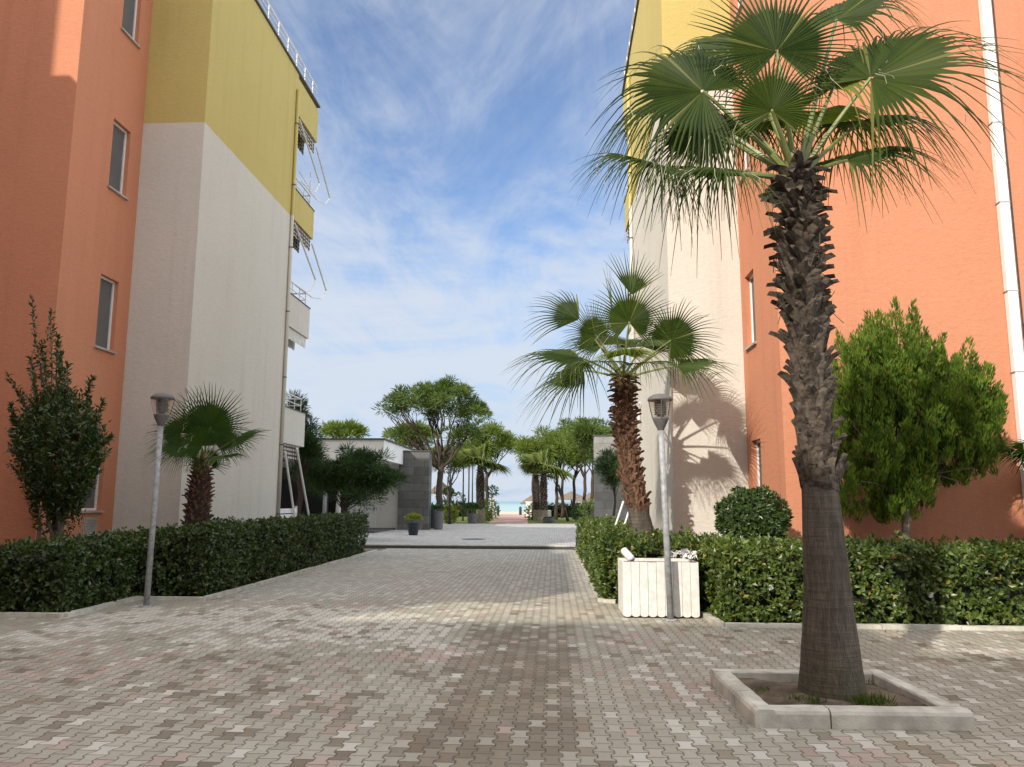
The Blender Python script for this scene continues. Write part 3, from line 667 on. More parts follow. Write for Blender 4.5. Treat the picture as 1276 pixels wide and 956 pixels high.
palm('tall fan palm with shaggy grey trunk standing in the square concrete planter',
  [(2.24,6.78,.06),(2.235,6.78,.9),(2.22,6.78,1.7),(2.19,6.78,2.6),(2.17,6.78,3.4),(2.15,6.78,4.6)],
  [(.06,.275),(.22,.248),(.6,.204),(1.2,.168),(1.65,.150),(2.0,.128),(2.6,.126),(3.2,.126),(3.7,.124),(4.15,.115),(4.5,.10)],1.70,(2.16,6.78,4.42),fr,'boots',.20,
  lambda s:.24+.4*s if s<.4 else (.42+1.15*(s-.4)),250,(2.24,6.78,.06),pr=.024)
# dead dangling stalk on that palm is part of its leaf bases; tufts in the planter below
# -- middle palm by the right wall
fr=[]; Y2=14.1
def F2(px,py,dY,ax,nm,Rr,**k): fr.append(dict(hub=P(px,py,Y2+dY),ax=ax,nm=nm,R=Rr*1.13,**{'split':.43,**k}))
F2(784,402,-.5,(0,-.3,1),(0,-1,.2),.80,half=R(140),droop=.10,fil=6)
F2(787,368,.2,(.15,.1,1),(.3,-1,.1),.78,half=R(45),droop=.02,nseg=18,fil=2)
F2(722,398,.1,(-1,.1,.55),(-.4,-.6,.7),.95,half=R(60),droop=.25,nseg=22)
F2(742,418,-.4,(-.5,-.3,.8),(.3,-1,.25),.62,half=R(130),droop=.12)
F2(722,445,-.3,(-1,-.3,-.05),(-.3,-.5,.8),1.20,half=R(95),droop=.42,nseg=40,fil=8)
F2(728,462,.4,(-1,.2,-.35),(-.3,-.5,.8),1.15,half=R(85),droop=.45,nseg=34,fil=8)
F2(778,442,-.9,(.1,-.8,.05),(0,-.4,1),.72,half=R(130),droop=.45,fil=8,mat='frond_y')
F2(836,424,-.2,(.75,-.2,.6),(.3,-1,.3),.80,half=R(135),droop=.22,fil=8)
F2(844,456,-.3,(1,-.2,.05),(.1,-.5,1),.95,half=R(80),droop=.38,nseg=30)
F2(832,432,.5,(.7,.5,.6),(0,-.7,.7),.85,half=R(120),droop=.35)
F2(752,430,.7,(-.6,.8,.5),(0,-.6,.8),.9,half=R(120),droop=.35)
F2(800,432,.8,(.3,1,.5),(0,-.6,.8),.9,half=R(120),droop=.4)
F2(800,452,-.7,(.6,-.8,-.1),(.2,-.5,.9),.75,half=R(110),droop=.5)
F2(752,450,-.7,(-.5,-.8,-.15),(-.2,-.5,.9),.75,half=R(110),droop=.5)
F2(764,395,.1,(-.12,0,1),(0,-1,0),.85,half=R(3),droop=0,nseg=5,fil=0,mat='frond_y')
b0=P(800,690,Y2); tp=P(776,455,Y2)
palm('fan palm with red brown shaggy trunk in the hedge against the right white wall',
  [(b0.x,Y2,0),(P(799,650,Y2).x,Y2,1.2),(P(787,600,Y2).x,Y2,1.95),(P(779,540,Y2).x,Y2,2.8),(tp.x,Y2,4.1)],
  [(0,.24),(.6,.215),(1.3,.19),(1.45,.175),(1.9,.165),(2.4,.155),(2.9,.14),(3.4,.125),(3.85,.10)],1.40,(tp.x,Y2,3.78),fr,'boots_r',.18,
  lambda s:.28+.3*s if s<.35 else .45+1.2*(s-.35),250,(b0.x,Y2,0),pr=.022)
# -- small palm at the left corner
fr=[]; Y3=15.0
def F3(px,py,dY,ax,nm,Rr,**k): fr.append(dict(hub=P(px,py,Y3+dY),ax=ax,nm=nm,R=Rr,**{'split':.46,**k}))
F3(262,532,-.4,(.15,-.2,1),(.1,-1,.2),.88,half=R(120),droop=.04,nseg=44,cup=.05)
F3(248,540,-.1,(-.35,0,1),(.2,-1,.1),.92,half=R(70),droop=.05,nseg=30)
F3(292,548,-.2,(1,-.2,.15),(0,-.6,1),.72,half=R(75),droop=.18,nseg=26)
F3(225,540,-.3,(-1,-.3,.25),(-.2,-1,.5),.62,half=R(110),droop=.25)
F3(230,558,-.5,(-.8,-.6,-.25),(-.3,-.8,.6),.70,half=R(110),droop=.3)
F3(272,552,.5,(.5,.8,.45),(0,-.6,.8),.8,half=R(120),droop=.25)
F3(240,550,.5,(-.5,.8,.45),(0,-.6,.8),.8,half=R(120),droop=.25)
F3(252,556,-.7,(-.1,-.6,.5),(0,-.8,.5),.60,half=R(125),droop=.15)
F3(265,548,.2,(.1,.5,.9),(0,-1,.4),.85,half=R(130),droop=.12)
F3(258,578,.35,(0,.3,1),(0,-1,.2),.55,half=R(115),droop=.1)
F3(278,568,-.6,(.5,-.9,-.2),(0,-.5,1),.55,half=R(100),droop=.3,nseg=28)
palm('short fan palm behind the left hedge at the corner of the white block',[(-6.82,Y3,0),(-6.80,Y3,1.2),(-6.77,Y3,2.5)],
  [(0,.22),(.9,.225),(1.3,.22),(1.8,.185),(2.25,.14),(2.4,.10)],.7,(-6.77,Y3,2.32),fr,'boots_r',.13,lambda s:.35+.55*s,190,(-6.82,Y3,0),pr=.016,matF='frond_d')
# -- palm reaching in at the right edge
fr=[]
for k in range(12):
    a=k*2.4; el=.15+.6*((k*.37)%1); o=Vector((math.cos(a),math.sin(a)*.8,0)); h=Vector((7.75,12.1,2.0))+o*.55+Vector((0,0,.1+.5*el))
    fr.append(dict(hub=h,ax=o+Vector((0,0,el)),nm=Vector((0,0,1))-o*.3,R=.72,half=R(100),droop=.35,nseg=26,fil=3))
palm('low fan palm at the far right edge, only its frond tips showing',[(7.8,12.1,0),(7.75,12.1,2.0)],[(0,.2),(1.2,.2),(1.9,.12)],.5,(7.75,12.1,1.85),fr,'boots_r',.13,lambda s:.4+.5*s,80,(7.8,12.1,0),pr=.014,matF='frond_d')
# -- two palms flanking the beach path, far away
def far_palm(px,pyb,Y,ztop,Rr,trunk,label,n,seed,bend=0,mat='frond_y',group=None,bm='boots_p'):
    random.seed(seed); bx=P(px,625,Y).x; fr=[]; tx=bx+bend
    for k in range(n):
        a=k*2.4; el=-.15+1.5*((k*.618)%1); o=Vector((math.cos(a),math.sin(a),0)); h=Vector((tx,Y,ztop))+(o*math.cos(el)+Vector((0,0,math.sin(el))))*Rr*.75
        fr.append(dict(hub=h,ax=o*math.cos(el)+Vector((0,0,math.sin(el))),nm=Vector((0,0,1))*math.cos(el)-o*math.sin(el)+Vector((0,0,.2)),R=Rr,half=R(115),droop=.42,nseg=18,fil=0,mat=mat if k%3 else 'frond'))
    return palm(label,[(bx,Y,0),(tx,Y,ztop)],[(0,trunk*1.1),(ztop*.3,trunk*.85),(ztop*.75,trunk*.9),(ztop,trunk*.5)],ztop*.25,(tx,Y,ztop-.1),fr,bm,.15,lambda s:.35+.5*s,170,(bx,Y,0),group,pr=.03,fibres=False,smooth_mat='boots_p')
far_palm(599,652,56,4.1,1.35,.34,'stout fan palm left of the beach path on the lawn',30,11,-.05,group=None)
far_palm(678,650,56,3.7,1.35,.28,'fan palm right of the beach path, nearest the path',30,12,-.05)
far_palm(669,647,60,3.6,1.0,.28,'dark trunked fan palm just behind the one right of the path',14,13,-.05,mat='frond',bm='boots')

# ---------------------------------------------------------------- trees
def needle_clumps(mb,cs,rad,n,L,W,upb=.5,mi=0):
    for c,r in zip(cs,rad):
        d=unit(n)+np.array([0,0,upb]); d/=np.linalg.norm(d,axis=1,keepdims=True)
        p=np.array(c)+d*(r*rng.random((n,1))**.6)*np.array([1,1,.7])
        mb.leaves(p,d+unit(n)*.5,unit(n),L*rng.uniform(.7,1.2,n),W,mi,.1)
def limb(mb,a,b,r0,r1,wob=.1,n=5,k=7):
    a=Vector(a);b=Vector(b); L=(b-a).length; pts=[]
    for i in range(n+1):
        s=i/n; q=a.lerp(b,s)
        if 0<i<n: q+=Vector((random.uniform(-1,1),random.uniform(-1,1),random.uniform(-.5,.5)))*wob*L*.35
        pts.append(q)
    mb.tube(pts,[r0+(r1-r0)*i/n for i in range(n+1)],k); return pts
def umbrella_pine(label,base,fork,crowns,tr,mat,n_cl=70,nn=85,L=.42,W=.035,clr=.75,group=None,seed=1,branches=9,name='umbrella_pine',fill=0.0):
    "trunk to a fork, limbs out to clump centres spread through flattened crown lobes [(centre, rx, ry, rz)]"
    random.seed(seed); base=Vector(base); fork=Vector(fork)
    t=thing(name,label,'pine tree',base,group); b=MB(); limb(b,base,fork,tr,tr*.75,.05,6,9)
    cs=[];rs=[]
    for (c,rx,ry,rz) in crowns:
        m_=int(n_cl*rx*ry/sum(q[1]*q[2] for q in crowns))
        for i in range(m_):
            u=unit(1)[0]; u[2]=abs(u[2])*1.0 if random.random()<.78 else -abs(u[2])*.6; q=random.uniform(.62,1.0) if random.random()>fill else random.uniform(.1,.7)
            cs.append((c[0]+u[0]*rx*q,c[1]+u[1]*ry*q,c[2]+u[2]*rz*q)); rs.append(clr*random.uniform(.6,1.15))
    for (c,rx,ry,rz) in crowns:
        for k in range(max(3,branches//len(crowns))):
            a=random.uniform(0,6.28); q=random.uniform(.3,.85)
            e=Vector((c[0]+math.cos(a)*rx*q,c[1]+math.sin(a)*ry*q,c[2]+rz*random.uniform(-.25,.3)))
            pts=limb(b,fork-(fork-base)*random.uniform(0,.18),e,tr*.40,tr*.09,.16,5,6)
            for _ in range(3):
                e2=pts[3]+(e-pts[3])*.6+Vector((random.uniform(-1,1)*rx*.3,random.uniform(-1,1)*ry*.3,random.uniform(.1,.5)*rz)); limb(b,pts[3],e2,tr*.17,tr*.05,.1,3,5)
    b.build('trunk','bark',t,True)
    f=MB(); needle_clumps(f,cs,rs,nn,L,W); f.build('crown',mat,t); return t
q=P(547,655,48)
umbrella_pine('large umbrella pine with forked trunk rising behind the dark stone pier',(q.x,48,.1),(P(549,572,48).x,48,P(549,572,48).z),
  [(P(522,508,48),1.7,2.0,1.35),(P(560,508,48),1.7,2.2,1.6),(P(592,525,48),1.15,1.4,1.2),(P(488,508,48),.8,1.1,.75),(P(545,493,48),1.1,1.4,.8),(P(507,545,48),1.2,1.0,.6),(P(575,545,48),1.1,1.2,.7)],.22,'pine',140,100,.34,.028,.50,None,3,9)
q=P(606,648,66)
umbrella_pine('smaller umbrella pine right of the big one, leaning toward the path',(q.x,66,.1),(P(607,592,66).x,66,4.0),[(P(612,555,66),1.7,1.7,1.6),(P(632,556,66),.9,1.1,.75),(P(592,565,66),1.3,1.4,1.0)],.17,'pine_y',70,110,.40,.034,.65,None,4,9)
umbrella_pine('yellow green pine crown showing between the big pine and the pavilion',(P(512,640,62).x,62,.1),(P(512,600,62).x,62,3.2),[(P(512,548,62),2.0,1.8,1.1),(P(530,575,62),1.2,1.2,.8)],.17,'pine_y',55,100,.40,.036,.65,None,5,7)
umbrella_pine('bright pine top rising over the pavilion roof',(P(428,640,66).x,66,.1),(P(428,585,66).x,66,5.0),[(P(428,541,66),1.6,1.5,.75)],.17,'pine_y',34,110,.42,.040,.7,None,6,6)
umbrella_pine('dark green low pine hanging behind the trunk of the big pine',(P(556,640,58).x,58,.1),(P(560,605,58).x,58,2.6),[(P(560,575,58),1.5,1.4,1.1)],.13,'pine',40,100,.40,.034,.6,None,8,6)
G='slender pines in the grove right of the beach path'
for i,(px,Y,cy,rx,rz,lab) in enumerate([(664,64,566,1.25,1.4,'slender pine nearest the beach path in the right grove'),(693,66,556,1.7,1.75,'second slender pine from the beach path in the right grove'),
   (700,72,560,1.6,1.5,'dark trunked pine just right of the second pine in the grove'),(715,68,552,1.7,1.8,'tall straight pine in the middle of the right grove'),
   (728,62,555,1.7,1.6,'pine of the right grove left of the last one, thick crowned'),(738,58,548,1.5,1.5,'last pine of the grove, beside the grey stone slab'),(752,64,552,1.9,1.6,'grove pine half hidden behind the grey stone slab')]):
    c=P(px-2,cy,Y); umbrella_pine(lab,(P(px,625,Y).x,Y,.1),(P(px+1,600,Y).x,Y,P(px,592,Y).z),[(c,rx,rx,rz),((c.x+.6,Y-.5,c.z-.9),rx*.8,rx*.8,rz*.75)],.15,'pine_y' if i in(0,1,4) else 'pine',60,105,.40,.034,.68,G,20+i,7,'slender_pine',.3)
q=P(703,640,61)
b=MB(); limb(b,(P(708,625,61).x,61,.1),(P(696,600,61).x,61,2.9),.13,.07,.05); limb(b,(P(702,625,61).x,61,1.6),(P(690,598,61).x,61,3.2),.07,.04,.05)
tl=thing('bare_tree','leaning bare forked trunk among the right grove pines','tree',(P(708,625,61).x,61,.1)); b.build('trunk','bark',tl,True)
# dark slender posts on the left lawn
for i,(px,Y,yt) in enumerate([(560.5,52,555),(577,60,572),(584,58,575),(588.5,64,570)]):
    tp_=thing('slim_post','slim dark mast on the left lawn, '+['tallest, beside the big pine trunk','left of the pair near the stout palm','middle one close to the stout palm','touching the stout palm trunk on its left'][i],'mast',(P(px,625,Y).x,Y,.1),'slim dark masts on the left lawn')
    b=MB(); x=P(px,625,Y).x; b.tube([(x,Y,.1),(x,Y,P(px,yt,Y).z)],[.065,.045],8); b.build('pole','dark_metal',tp_,True)
    b=MB(); b.lathe([(.0,.0),(.17,.0),(.17,.04),(.13,.06),(.0,.06)],(x,Y,.1),12); b.build('base_plate','dark_metal',tp_)
# pine bush in front of the pavilion, and the dark pine behind the balconies
q=P(428,665,30.5)
def pine_bush(label,base,lobes,mat,n_cl,nn,tr,L=.24,W=.016,seed=1,clr=.36):
    random.seed(seed); t=thing('young_pine',label,'pine tree',base); b=MB()
    top=Vector((base[0],base[1],max(l[0][2] for l in lobes))); limb(b,base,top,tr,tr*.3,.05,6,8)
    cs=[];rs=[]
    for c,rx,ry,rz in lobes:
        m_=int(n_cl*rx*rz/sum(l[1]*l[3] for l in lobes))
        for i in range(m_):
            u=unit(1)[0]*random.uniform(.45,1); e=(c[0]+u[0]*rx,c[1]+u[1]*ry,c[2]+u[2]*rz); cs.append(e); rs.append(clr*random.uniform(.7,1.2))
            if i%2==0: limb(b,(base[0],base[1],max(base[2]+.4,e[2]-random.uniform(.3,1))),e,tr*.25,tr*.08,.05,3,5)
    b.build('trunk','bark',t,True); f=MB(); needle_clumps(f,cs,rs,nn,L,W,.55); f.build('crown',mat,t); return t
def lob(px,py,Y,rx,rz): p=P(px,py,Y); return ((p.x,p.y,p.z),rx,rx*.9,rz)
pine_bush('dark bushy pine in front of the white pavilion',(P(428,640,30.5).x,30.5,.1),[lob(440,590,30.5,1.15,.75),(lob(462,588,30.3,.85,.75)),lob(408,600,30.8,.9,.65),lob(480,600,30.3,.65,.5),lob(385,590,31,.8,.55),lob(455,618,30.2,.8,.35),lob(440,572,30.5,.5,.5)],'pine_d',170,110,.11,.25,.014,31,.34)
pine_bush('tall dark pine hidden behind the left block balconies',(P(372,640,30).x,30,.1),[lob(373,540,30,.65,1.1),lob(388,562,30,.45,.5),lob(370,512,30,.35,.5),lob(384,550,30,.5,.5)],'pine_d',75,110,.14,.26,.014,32,.34)

# laurel left: several thin trunks, dense dark crown with long upright shoots
def shoot(mb,a,b,nl,L,bend=.08):
    a=np.array(a);b=np.array(b); s=np.linspace(.05,1,nl)[:,None]; off=np.array([random.uniform(-1,1),random.uniform(-1,1),0])*bend
    p=a+(b-a)*s+off*np.sin(s*3.1)*np.linalg.norm(b-a); ax=(b-a)/np.linalg.norm(b-a)
    u=unit(nl); d=ax*.75+u; mb.leaves(p,d,unit(nl)+np.array([0,-.3,.8]),L*rng.uniform(.7,1.25,nl),L*.2,0,.3)
t=thing('laurel_tree','dark broadleaf tree with long upright shoots against the left orange wall','tree',(P(68,690,13.3).x,13.3,0)); YL=13.25
b=MB(); f=MB(); Q=lambda px,py,dy=0:P(px,py,YL+dy)
base=Vector((P(66,690,YL).x,YL,0))
for (px,py,dy) in ((62,560,0),(78,540,.1),(50,560,-.1),(95,560,0),(40,570,.2),(70,590,-.2)):
    limb(b,base+Vector((random.uniform(-.2,.2),random.uniform(-.15,.15),0)),Q(px,py,dy),.045,.02,.05,6,7)
for (x0,y0,x1,y1) in ((62,520,40,374),(64,520,64,388),(55,540,10,468),(100,540,114,470),(105,560,128,500),(60,520,52,430),(70,500,72,420),(88,530,84,455),(30,560,12,505),(115,560,138,545),(48,520,38,445),(80,500,76,440)):
    a_,b_=Q(x0,y0,random.uniform(-.2,.2)),Q(x1,y1,random.uniform(-.2,.2)); limb(b,a_,b_,.014,.005,.06,4,5)
    for _ in range(3): shoot(f,tuple(a_),tuple(b_),46,.10,.05)
for i in range(900):
    u=unit(1)[0]*random.uniform(.5,1)**.5; px=72+u[0]*62; py=560+u[2]*(62 if u[2]<0 else 85)
    # heart of the crown: denser toward the right, open lower left
    a_=Q(72+u[0]*45,py+14,u[1]*.6); b_=Q(px+random.uniform(-6,6),py-random.uniform(4,26),u[1]*.75); shoot(f,tuple(a_),tuple(b_),13,.105,.03)
for i in range(60):
    px=random.uniform(38,100); py=random.uniform(600,680); a_=Q(px,py,random.uniform(-.3,.3)); shoot(f,tuple(a_),(a_.x+random.uniform(-.1,.1),a_.y,a_.z+.25),8,.085,.03)
b.build('trunk','barkg',t,True); f.build('crown','laurel',t)

# thuja right
t=thing('thuja','bright green bushy thuja tree against the right orange wall','conifer',(P(1132,690,12.35).x,12.35,0)); YT=12.3
b=MB(); base=Vector((P(1132,690,YT).x,YT,0)); T=lambda px,py,dy=0:P(px,py+10,YT+dy)
limb(b,base,T(1128,570),.075,.05,.04,6,9)
for (px,py) in ((1100,520),(1085,550),(1160,520),(1175,550),(1120,480)): limb(b,T(1130,625),T(px,py,random.uniform(-.3,.3)),.035,.012,.06,5,6)
for _ in range(170):
    px=random.uniform(1058,1232); py=random.uniform(470,600)-abs(px-1120)*.12; e=T(px,py,random.uniform(-.5,.5)); a_=T(1128+random.uniform(-15,25),random.uniform(520,620)); limb(b,a_,e,.010,.004,.08,4,4)
b.build('trunk','barkg',t,True)
f=MB(); lobes=[(1080,470,45,75,60),(1112,450,48,68,62),(1165,485,55,60,75),(1195,520,46,62,62),(1090,550,55,72,50),(1135,540,48,85,40),(1222,535,26,48,30),(1060,520,22,78,40),(1180,570,44,32,20),(1120,595,38,45,38),(1070,605,30,34,34),(1140,600,26,40,34),(1108,612,26,30,26)]
spires=[(1110,392,.95),(1076,405,.8),(1126,415,.7),(1165,430,.75),(1185,437,.6),(1098,412,.7),(1145,425,.55),(1215,470,.5),(1060,440,.6),(1232,505,.4),(1205,450,.5)]
def plume(x,y,z,hh,rr,n,lean=(0,0)):
    s=rng.random(n)**.8; a=rng.random(n)*6.283; r=rr*np.clip(np.sin(np.clip(s*.86+.14,0,1)*3.1416),.02,1)**.8*rng.uniform(.4,1,n)
    p=np.stack([x+np.cos(a)*r+lean[0]*s*hh,y+np.sin(a)*r+lean[1]*s*hh,z+s*hh],1); d=np.stack([np.cos(a)*.5+lean[0],np.sin(a)*.5+lean[1],np.full(n,1.1)],1)+unit(n)*.25
    f.leaves(p,d,np.stack([np.cos(a),np.sin(a),np.full(n,.3)],1)+unit(n)*.6,rng.uniform(.06,.115,n),rng.uniform(.008,.014,n),0,.2,.5)
for (px,py,rx,up_,dn) in lobes:
    for i in range(int(rx*up_/37)+6):
        u=unit(1)[0]*random.uniform(.66,1); c=T(px+u[0]*rx,py-u[2]*(up_ if u[2]>0 else dn),0); c.y+=u[1]*rx*.0125*.95
        big=random.random()<.35
        plume(c.x,c.y,c.z-.14,random.uniform(.36,.6) if big else random.uniform(.2,.36),random.uniform(.07,.11) if big else random.uniform(.05,.08),110 if big else 70,(u[0]*.35+random.uniform(-.1,.1),u[1]*.35))
for (px,py,h) in spires:
    c=T(px,py); 
    for k in range(5): plume(c.x+random.uniform(-.10,.10)*(k>0),c.y+random.uniform(-.12,.12)*(k>0),c.z-h*.85-.16*k,h*.65+.1*(k>0),.07,110)
f.build('crown','thuja',t)
# clipped round shrub
c=P(937,648,12.35); t=thing('round_shrub','round clipped shrub behind the hedge in front of the right building corner','shrub',(c.x,c.y,0))
b=MB(); limb(b,(c.x,c.y,0),(c.x,c.y,c.z),.04,.02,.05); b.build('trunk','barkg',t)
f=MB(); n=1500; u=unit(n); p=np.array(c)+u*np.array([.52,.5,.48])*rng.uniform(.80,1.04,n)[:,None]; p+=u*(np.sin(u[:,0:1]*7+u[:,2:3]*5)*.025)
for k in range(6): d=u*.6+unit(n)+np.array([0,0,.3]); f.leaves(p,d,u+unit(n)*.4,rng.uniform(.05,.085,n),rng.uniform(.013,.02,n))
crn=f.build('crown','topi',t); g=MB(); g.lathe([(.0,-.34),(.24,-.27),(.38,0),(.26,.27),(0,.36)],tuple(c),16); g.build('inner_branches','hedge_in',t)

# ---------------------------------------------------------------- planter with kerb stones
t=thing('tree_planter','square tree planter edged with pale concrete kerbs at the foot of the big palm','planter',(2.2,6.75,0))
def kerbstone(a,b,w=.15,h=.13):
    a=Vector((*a,0));b=Vector((*b,0)); d=(b-a).normalized(); n=Vector((-d.y,d.x,0)); k=MB()
    prof=[(0,-.02),(0,h-.035),(.012,h-.012),(.035,h),(w-.012,h),(w,h-.012),(w,-.02)]
    N=8; vs=[]
    for i in range(N+1):
        q=a+d*((b-a).length*i/N); 
        for (o,z) in prof: jj=random.uniform(-.0025,.0025); vs.append(tuple(q+n*(o+jj)+Vector((0,0,z+jj))))
    m_=len(prof); k.add(vs,[(i*m_+j,i*m_+j+1,(i+1)*m_+j+1,(i+1)*m_+j)[::-1] for i in range(N) for j in range(m_-1)]+[tuple(range(m_)),tuple(N*m_+j for j in range(m_))[::-1]])
    return k
A=(1.44,6.05);B_=(2.99,6.09);Cc=(2.93,7.52);D=(1.40,7.48); lp=lambda p,q,s:(p[0]+(q[0]-p[0])*s,p[1]+(q[1]-p[1])*s)
for p,q in ((lp(A,B_,.02),lp(A,B_,.345)),(lp(A,B_,.352),lp(A,B_,1)),(lp(B_,Cc,.11),lp(B_,Cc,.55)),(lp(B_,Cc,.556),lp(B_,Cc,1)),(lp(Cc,D,.1),lp(Cc,D,.5)),(lp(Cc,D,.506),lp(Cc,D,1)),(lp(D,A,.105),lp(D,A,.6)),(lp(D,A,.606),lp(D,A,1.0))):
    kerbstone(p,q).build('kerbstone','concrete',t)
b=MB(); N=24; vs=[]
for i in range(N+1):
    for j in range(N+1):
        x=1.52+1.36*i/N; y=6.13+1.3*j/N; vs.append((x,y,.055+.018*math.sin(x*9+y*5)+.012*random.random()+.03*math.exp(-((x-2.24)**2+(y-6.78)**2)/.12)))
b.add(vs,[(i*(N+1)+j,(i+1)*(N+1)+j,(i+1)*(N+1)+j+1,i*(N+1)+j+1) for i in range(N) for j in range(N)]); b.build('soil','soil',t,True)
b=MB()
for (cx,cy,r,n,h) in ((2.42,6.47,.13,190,.10),(2.02,6.5,.06,40,.06),(1.9,6.62,.10,40,.04),(2.62,7.25,.12,50,.05),(1.7,6.9,.1,26,.04)):
    p=np.stack([rng.normal(cx,r*.6,n),rng.normal(cy,r*.4,n),np.full(n,.07)],1); d=unit(n)*.6+np.array([0,0,1.]); b.leaves(p,d,unit(n),rng.uniform(.4,1.2,n)*h,.006)
o=stuff(b.build('weeds','grass')); 

# ---------------------------------------------------------------- street lamps
def lamp(x,y,hh,label,tilt):
    t=thing('street_lamp',label,'street lamp',(x,y,0),'street lamps beside the road')
    b=MB(); b.tube([(x,y,0),(x+tilt*.5,y,hh*.5),(x+tilt,y,hh)],[.046,.043,.040],14); b.build('pole','galv',t,True)
    c=(x+tilt,y,hh)
    b=MB(); b.lathe([(.045,-.05),(.052,-.03),(.062,-.01),(.092,.05),(.112,.10),(.120,.125),(.11,.127),(.0,.127)],c,24); b.build('lamp_cup','grey_metal',t,True)
    b=MB(); b.lathe([(.120,.126),(.142,.20),(.160,.29),(.170,.375)],c,24); b.build('lamp_glass','lglass',t,True)
    b=MB(); b.lathe([(.0,.37),(.178,.37),(.181,.385),(.165,.415),(.115,.45),(.04,.468),(0,.47)],c,24); b.build('lamp_cap','grey_metal',t,True)
    b=MB()
    for k in range(6): b.lathe([(.0,.17+k*.032),(.088,.17+k*.032),(.080,.192+k*.032),(.03,.195+k*.032)],c,16)
    b.tube([(c[0],c[1],c[2]+.12),(c[0],c[1],c[2]+.372)],.05,12); b.build('louvre_stack','dark_louvre',t)
    for k in range(3):
        a=k*2.09+.5; b=MB(); b.tube([(c[0]+.124*math.cos(a),c[1]+.124*math.sin(a),c[2]+.12),(c[0]+.177*math.cos(a),c[1]+.177*math.sin(a),c[2]+.38)],.006,6); b.build('strut','grey_metal',t)
    b=MB(); b.lathe([(.0,.002),(.10,.002),(.10,.012),(.07,.02),(.0,.02)],(x,y,0),18); b.build('base_plate','galv',t)
    return t
lamp(-6.17,12.05,2.80,'street lamp on a grey pole before the left hedge',.03)
lamp(1.60,11.28,2.66,'street lamp on a grey pole in front of the white box on the right',-.075)

# ---------------------------------------------------------------- white board box and what lies on it
t=thing('planter_box','white painted box of scalloped vertical boards below the right lamp','planter box',(1.5,11.8,0))
x0,x1,y0,y1=.97,2.03,11.46,12.28; nb=9; bw=(x1-x0)/nb
def board(mb,xa,xb,y,z0,z1,th):
    n=8; vs=[]
    for s in range(n+1):
        a=math.pi*s/n; vs.append(((xa+xb)/2-(xb-xa)/2*math.cos(a),z0+.03*(1-math.sin(a))))
    pl=vs+[(xb,z1),(xa,z1)]; k=len(pl)
    mb.add([(q[0],y,q[1]) for q in pl]+[(q[0],y+th,q[1]) for q in pl],[tuple(range(k))[::1],tuple(range(2*k-1,k-1,-1))]+[(i,k+i,k+(i+1)%k,(i+1)%k) for i in range(k)])
for i in range(nb):
    b=MB(); dz=random.uniform(-.004,.004); board(b,x0+i*bw+.0025,x0+(i+1)*bw-.0025,y0+random.uniform(-.002,.002),.015,.765+dz,.018); b.build('front_board','white_wood',t)
for xs_ in (x0,x1-.018):
    for i in range(7):
        b=MB(); yy=y0+.02+i*.115; b.box((xs_,yy+.0012,.03),(xs_+.018,yy+.114,.765)); b.build('side_board','white_wood',t)
b=MB(); b.box((x0+.019,y1-.03,.03),(x1-.019,y1-.012,.765)); b.build('back_board','white_wood',t)
b=MB(); b.box((x0+.02,y0+.021,.03),(x1-.02,y1-.031,.66)); b.build('soil','soil',t)
b=MB(); b.box((x0+.02,y0+.0205,.70),(x1-.02,y0+.045,.772)); b.build('rail','dark_wood',t)
# rolled white thing on the corner
c=P(771,693,11.6); b=MB(); 
d=Vector((.35,-.8,-.42)).normalized(); prof=[]; pts=[]; rs=[]
for i in range(15): pts.append(Vector((1.02,11.72,.90))+d*(i*.017)); rs.append(.052+.006*(i%3==0)-.004*(i%3==1))
b.tube(pts,rs,14); tag(b.build('cloth_roll','litter',None,True),'ribbed white roll lying on the left front corner of the white box','roll')
b=MB(); n=60
for i in range(26):
    u=unit(1)[0]; c=Vector((1.86,11.72,.83))+Vector((u[0]*.17,u[1]*.1,abs(u[2])*.06)); b.add([tuple(c+Vector(tuple(unit(1)[0]*.075))) for _ in range(4)],[(0,1,2,3)])
tag(b.build('crumpled_bag','litter'),'crumpled pale plastic bag on the right end of the white box','litter')
for (px,py,lab) in ((1160,741,'white paper scrap caught in the hedge right of the big palm trunk'),(961,733,'pale paper scrap caught in the hedge left of the big palm trunk')):
    b=MB(); c=P(px,py,10.83)
    for i in range(9): b.add([tuple(c+Vector(tuple(unit(1)[0]*.045))) for _ in range(4)],[(0,1,2,3)])
    tag(b.build('paper_scrap','litter'),lab,'litter')
# leaves blown along the kerbs
b=MB(); n=150
q=[]
for (x0,y0,x1,y1,k) in ((-14,10.7,-6.7,10.7,30),(-5.5,13,-5.5,24,50),(.6,13.5,.65,26,30),(2.3,10.6,10,10.6,60),(1.0,11.2,2.1,11.2,10)):
    for _ in range(k):
        e=random.random(); q.append((x0+(x1-x0)*e+random.gauss(0,.12),y0+(y1-y0)*e-abs(random.gauss(0,.16)),.006))
q=np.array(q); n=len(q); dd=unit(n); dd[:,2]*=.12; b.leaves(q,dd,np.tile((0,0,1.),(n,1))+unit(n)*.25,rng.uniform(.04,.07,n),rng.uniform(.008,.014,n)); stuff(b.build('fallen_leaves','dryleaf'))
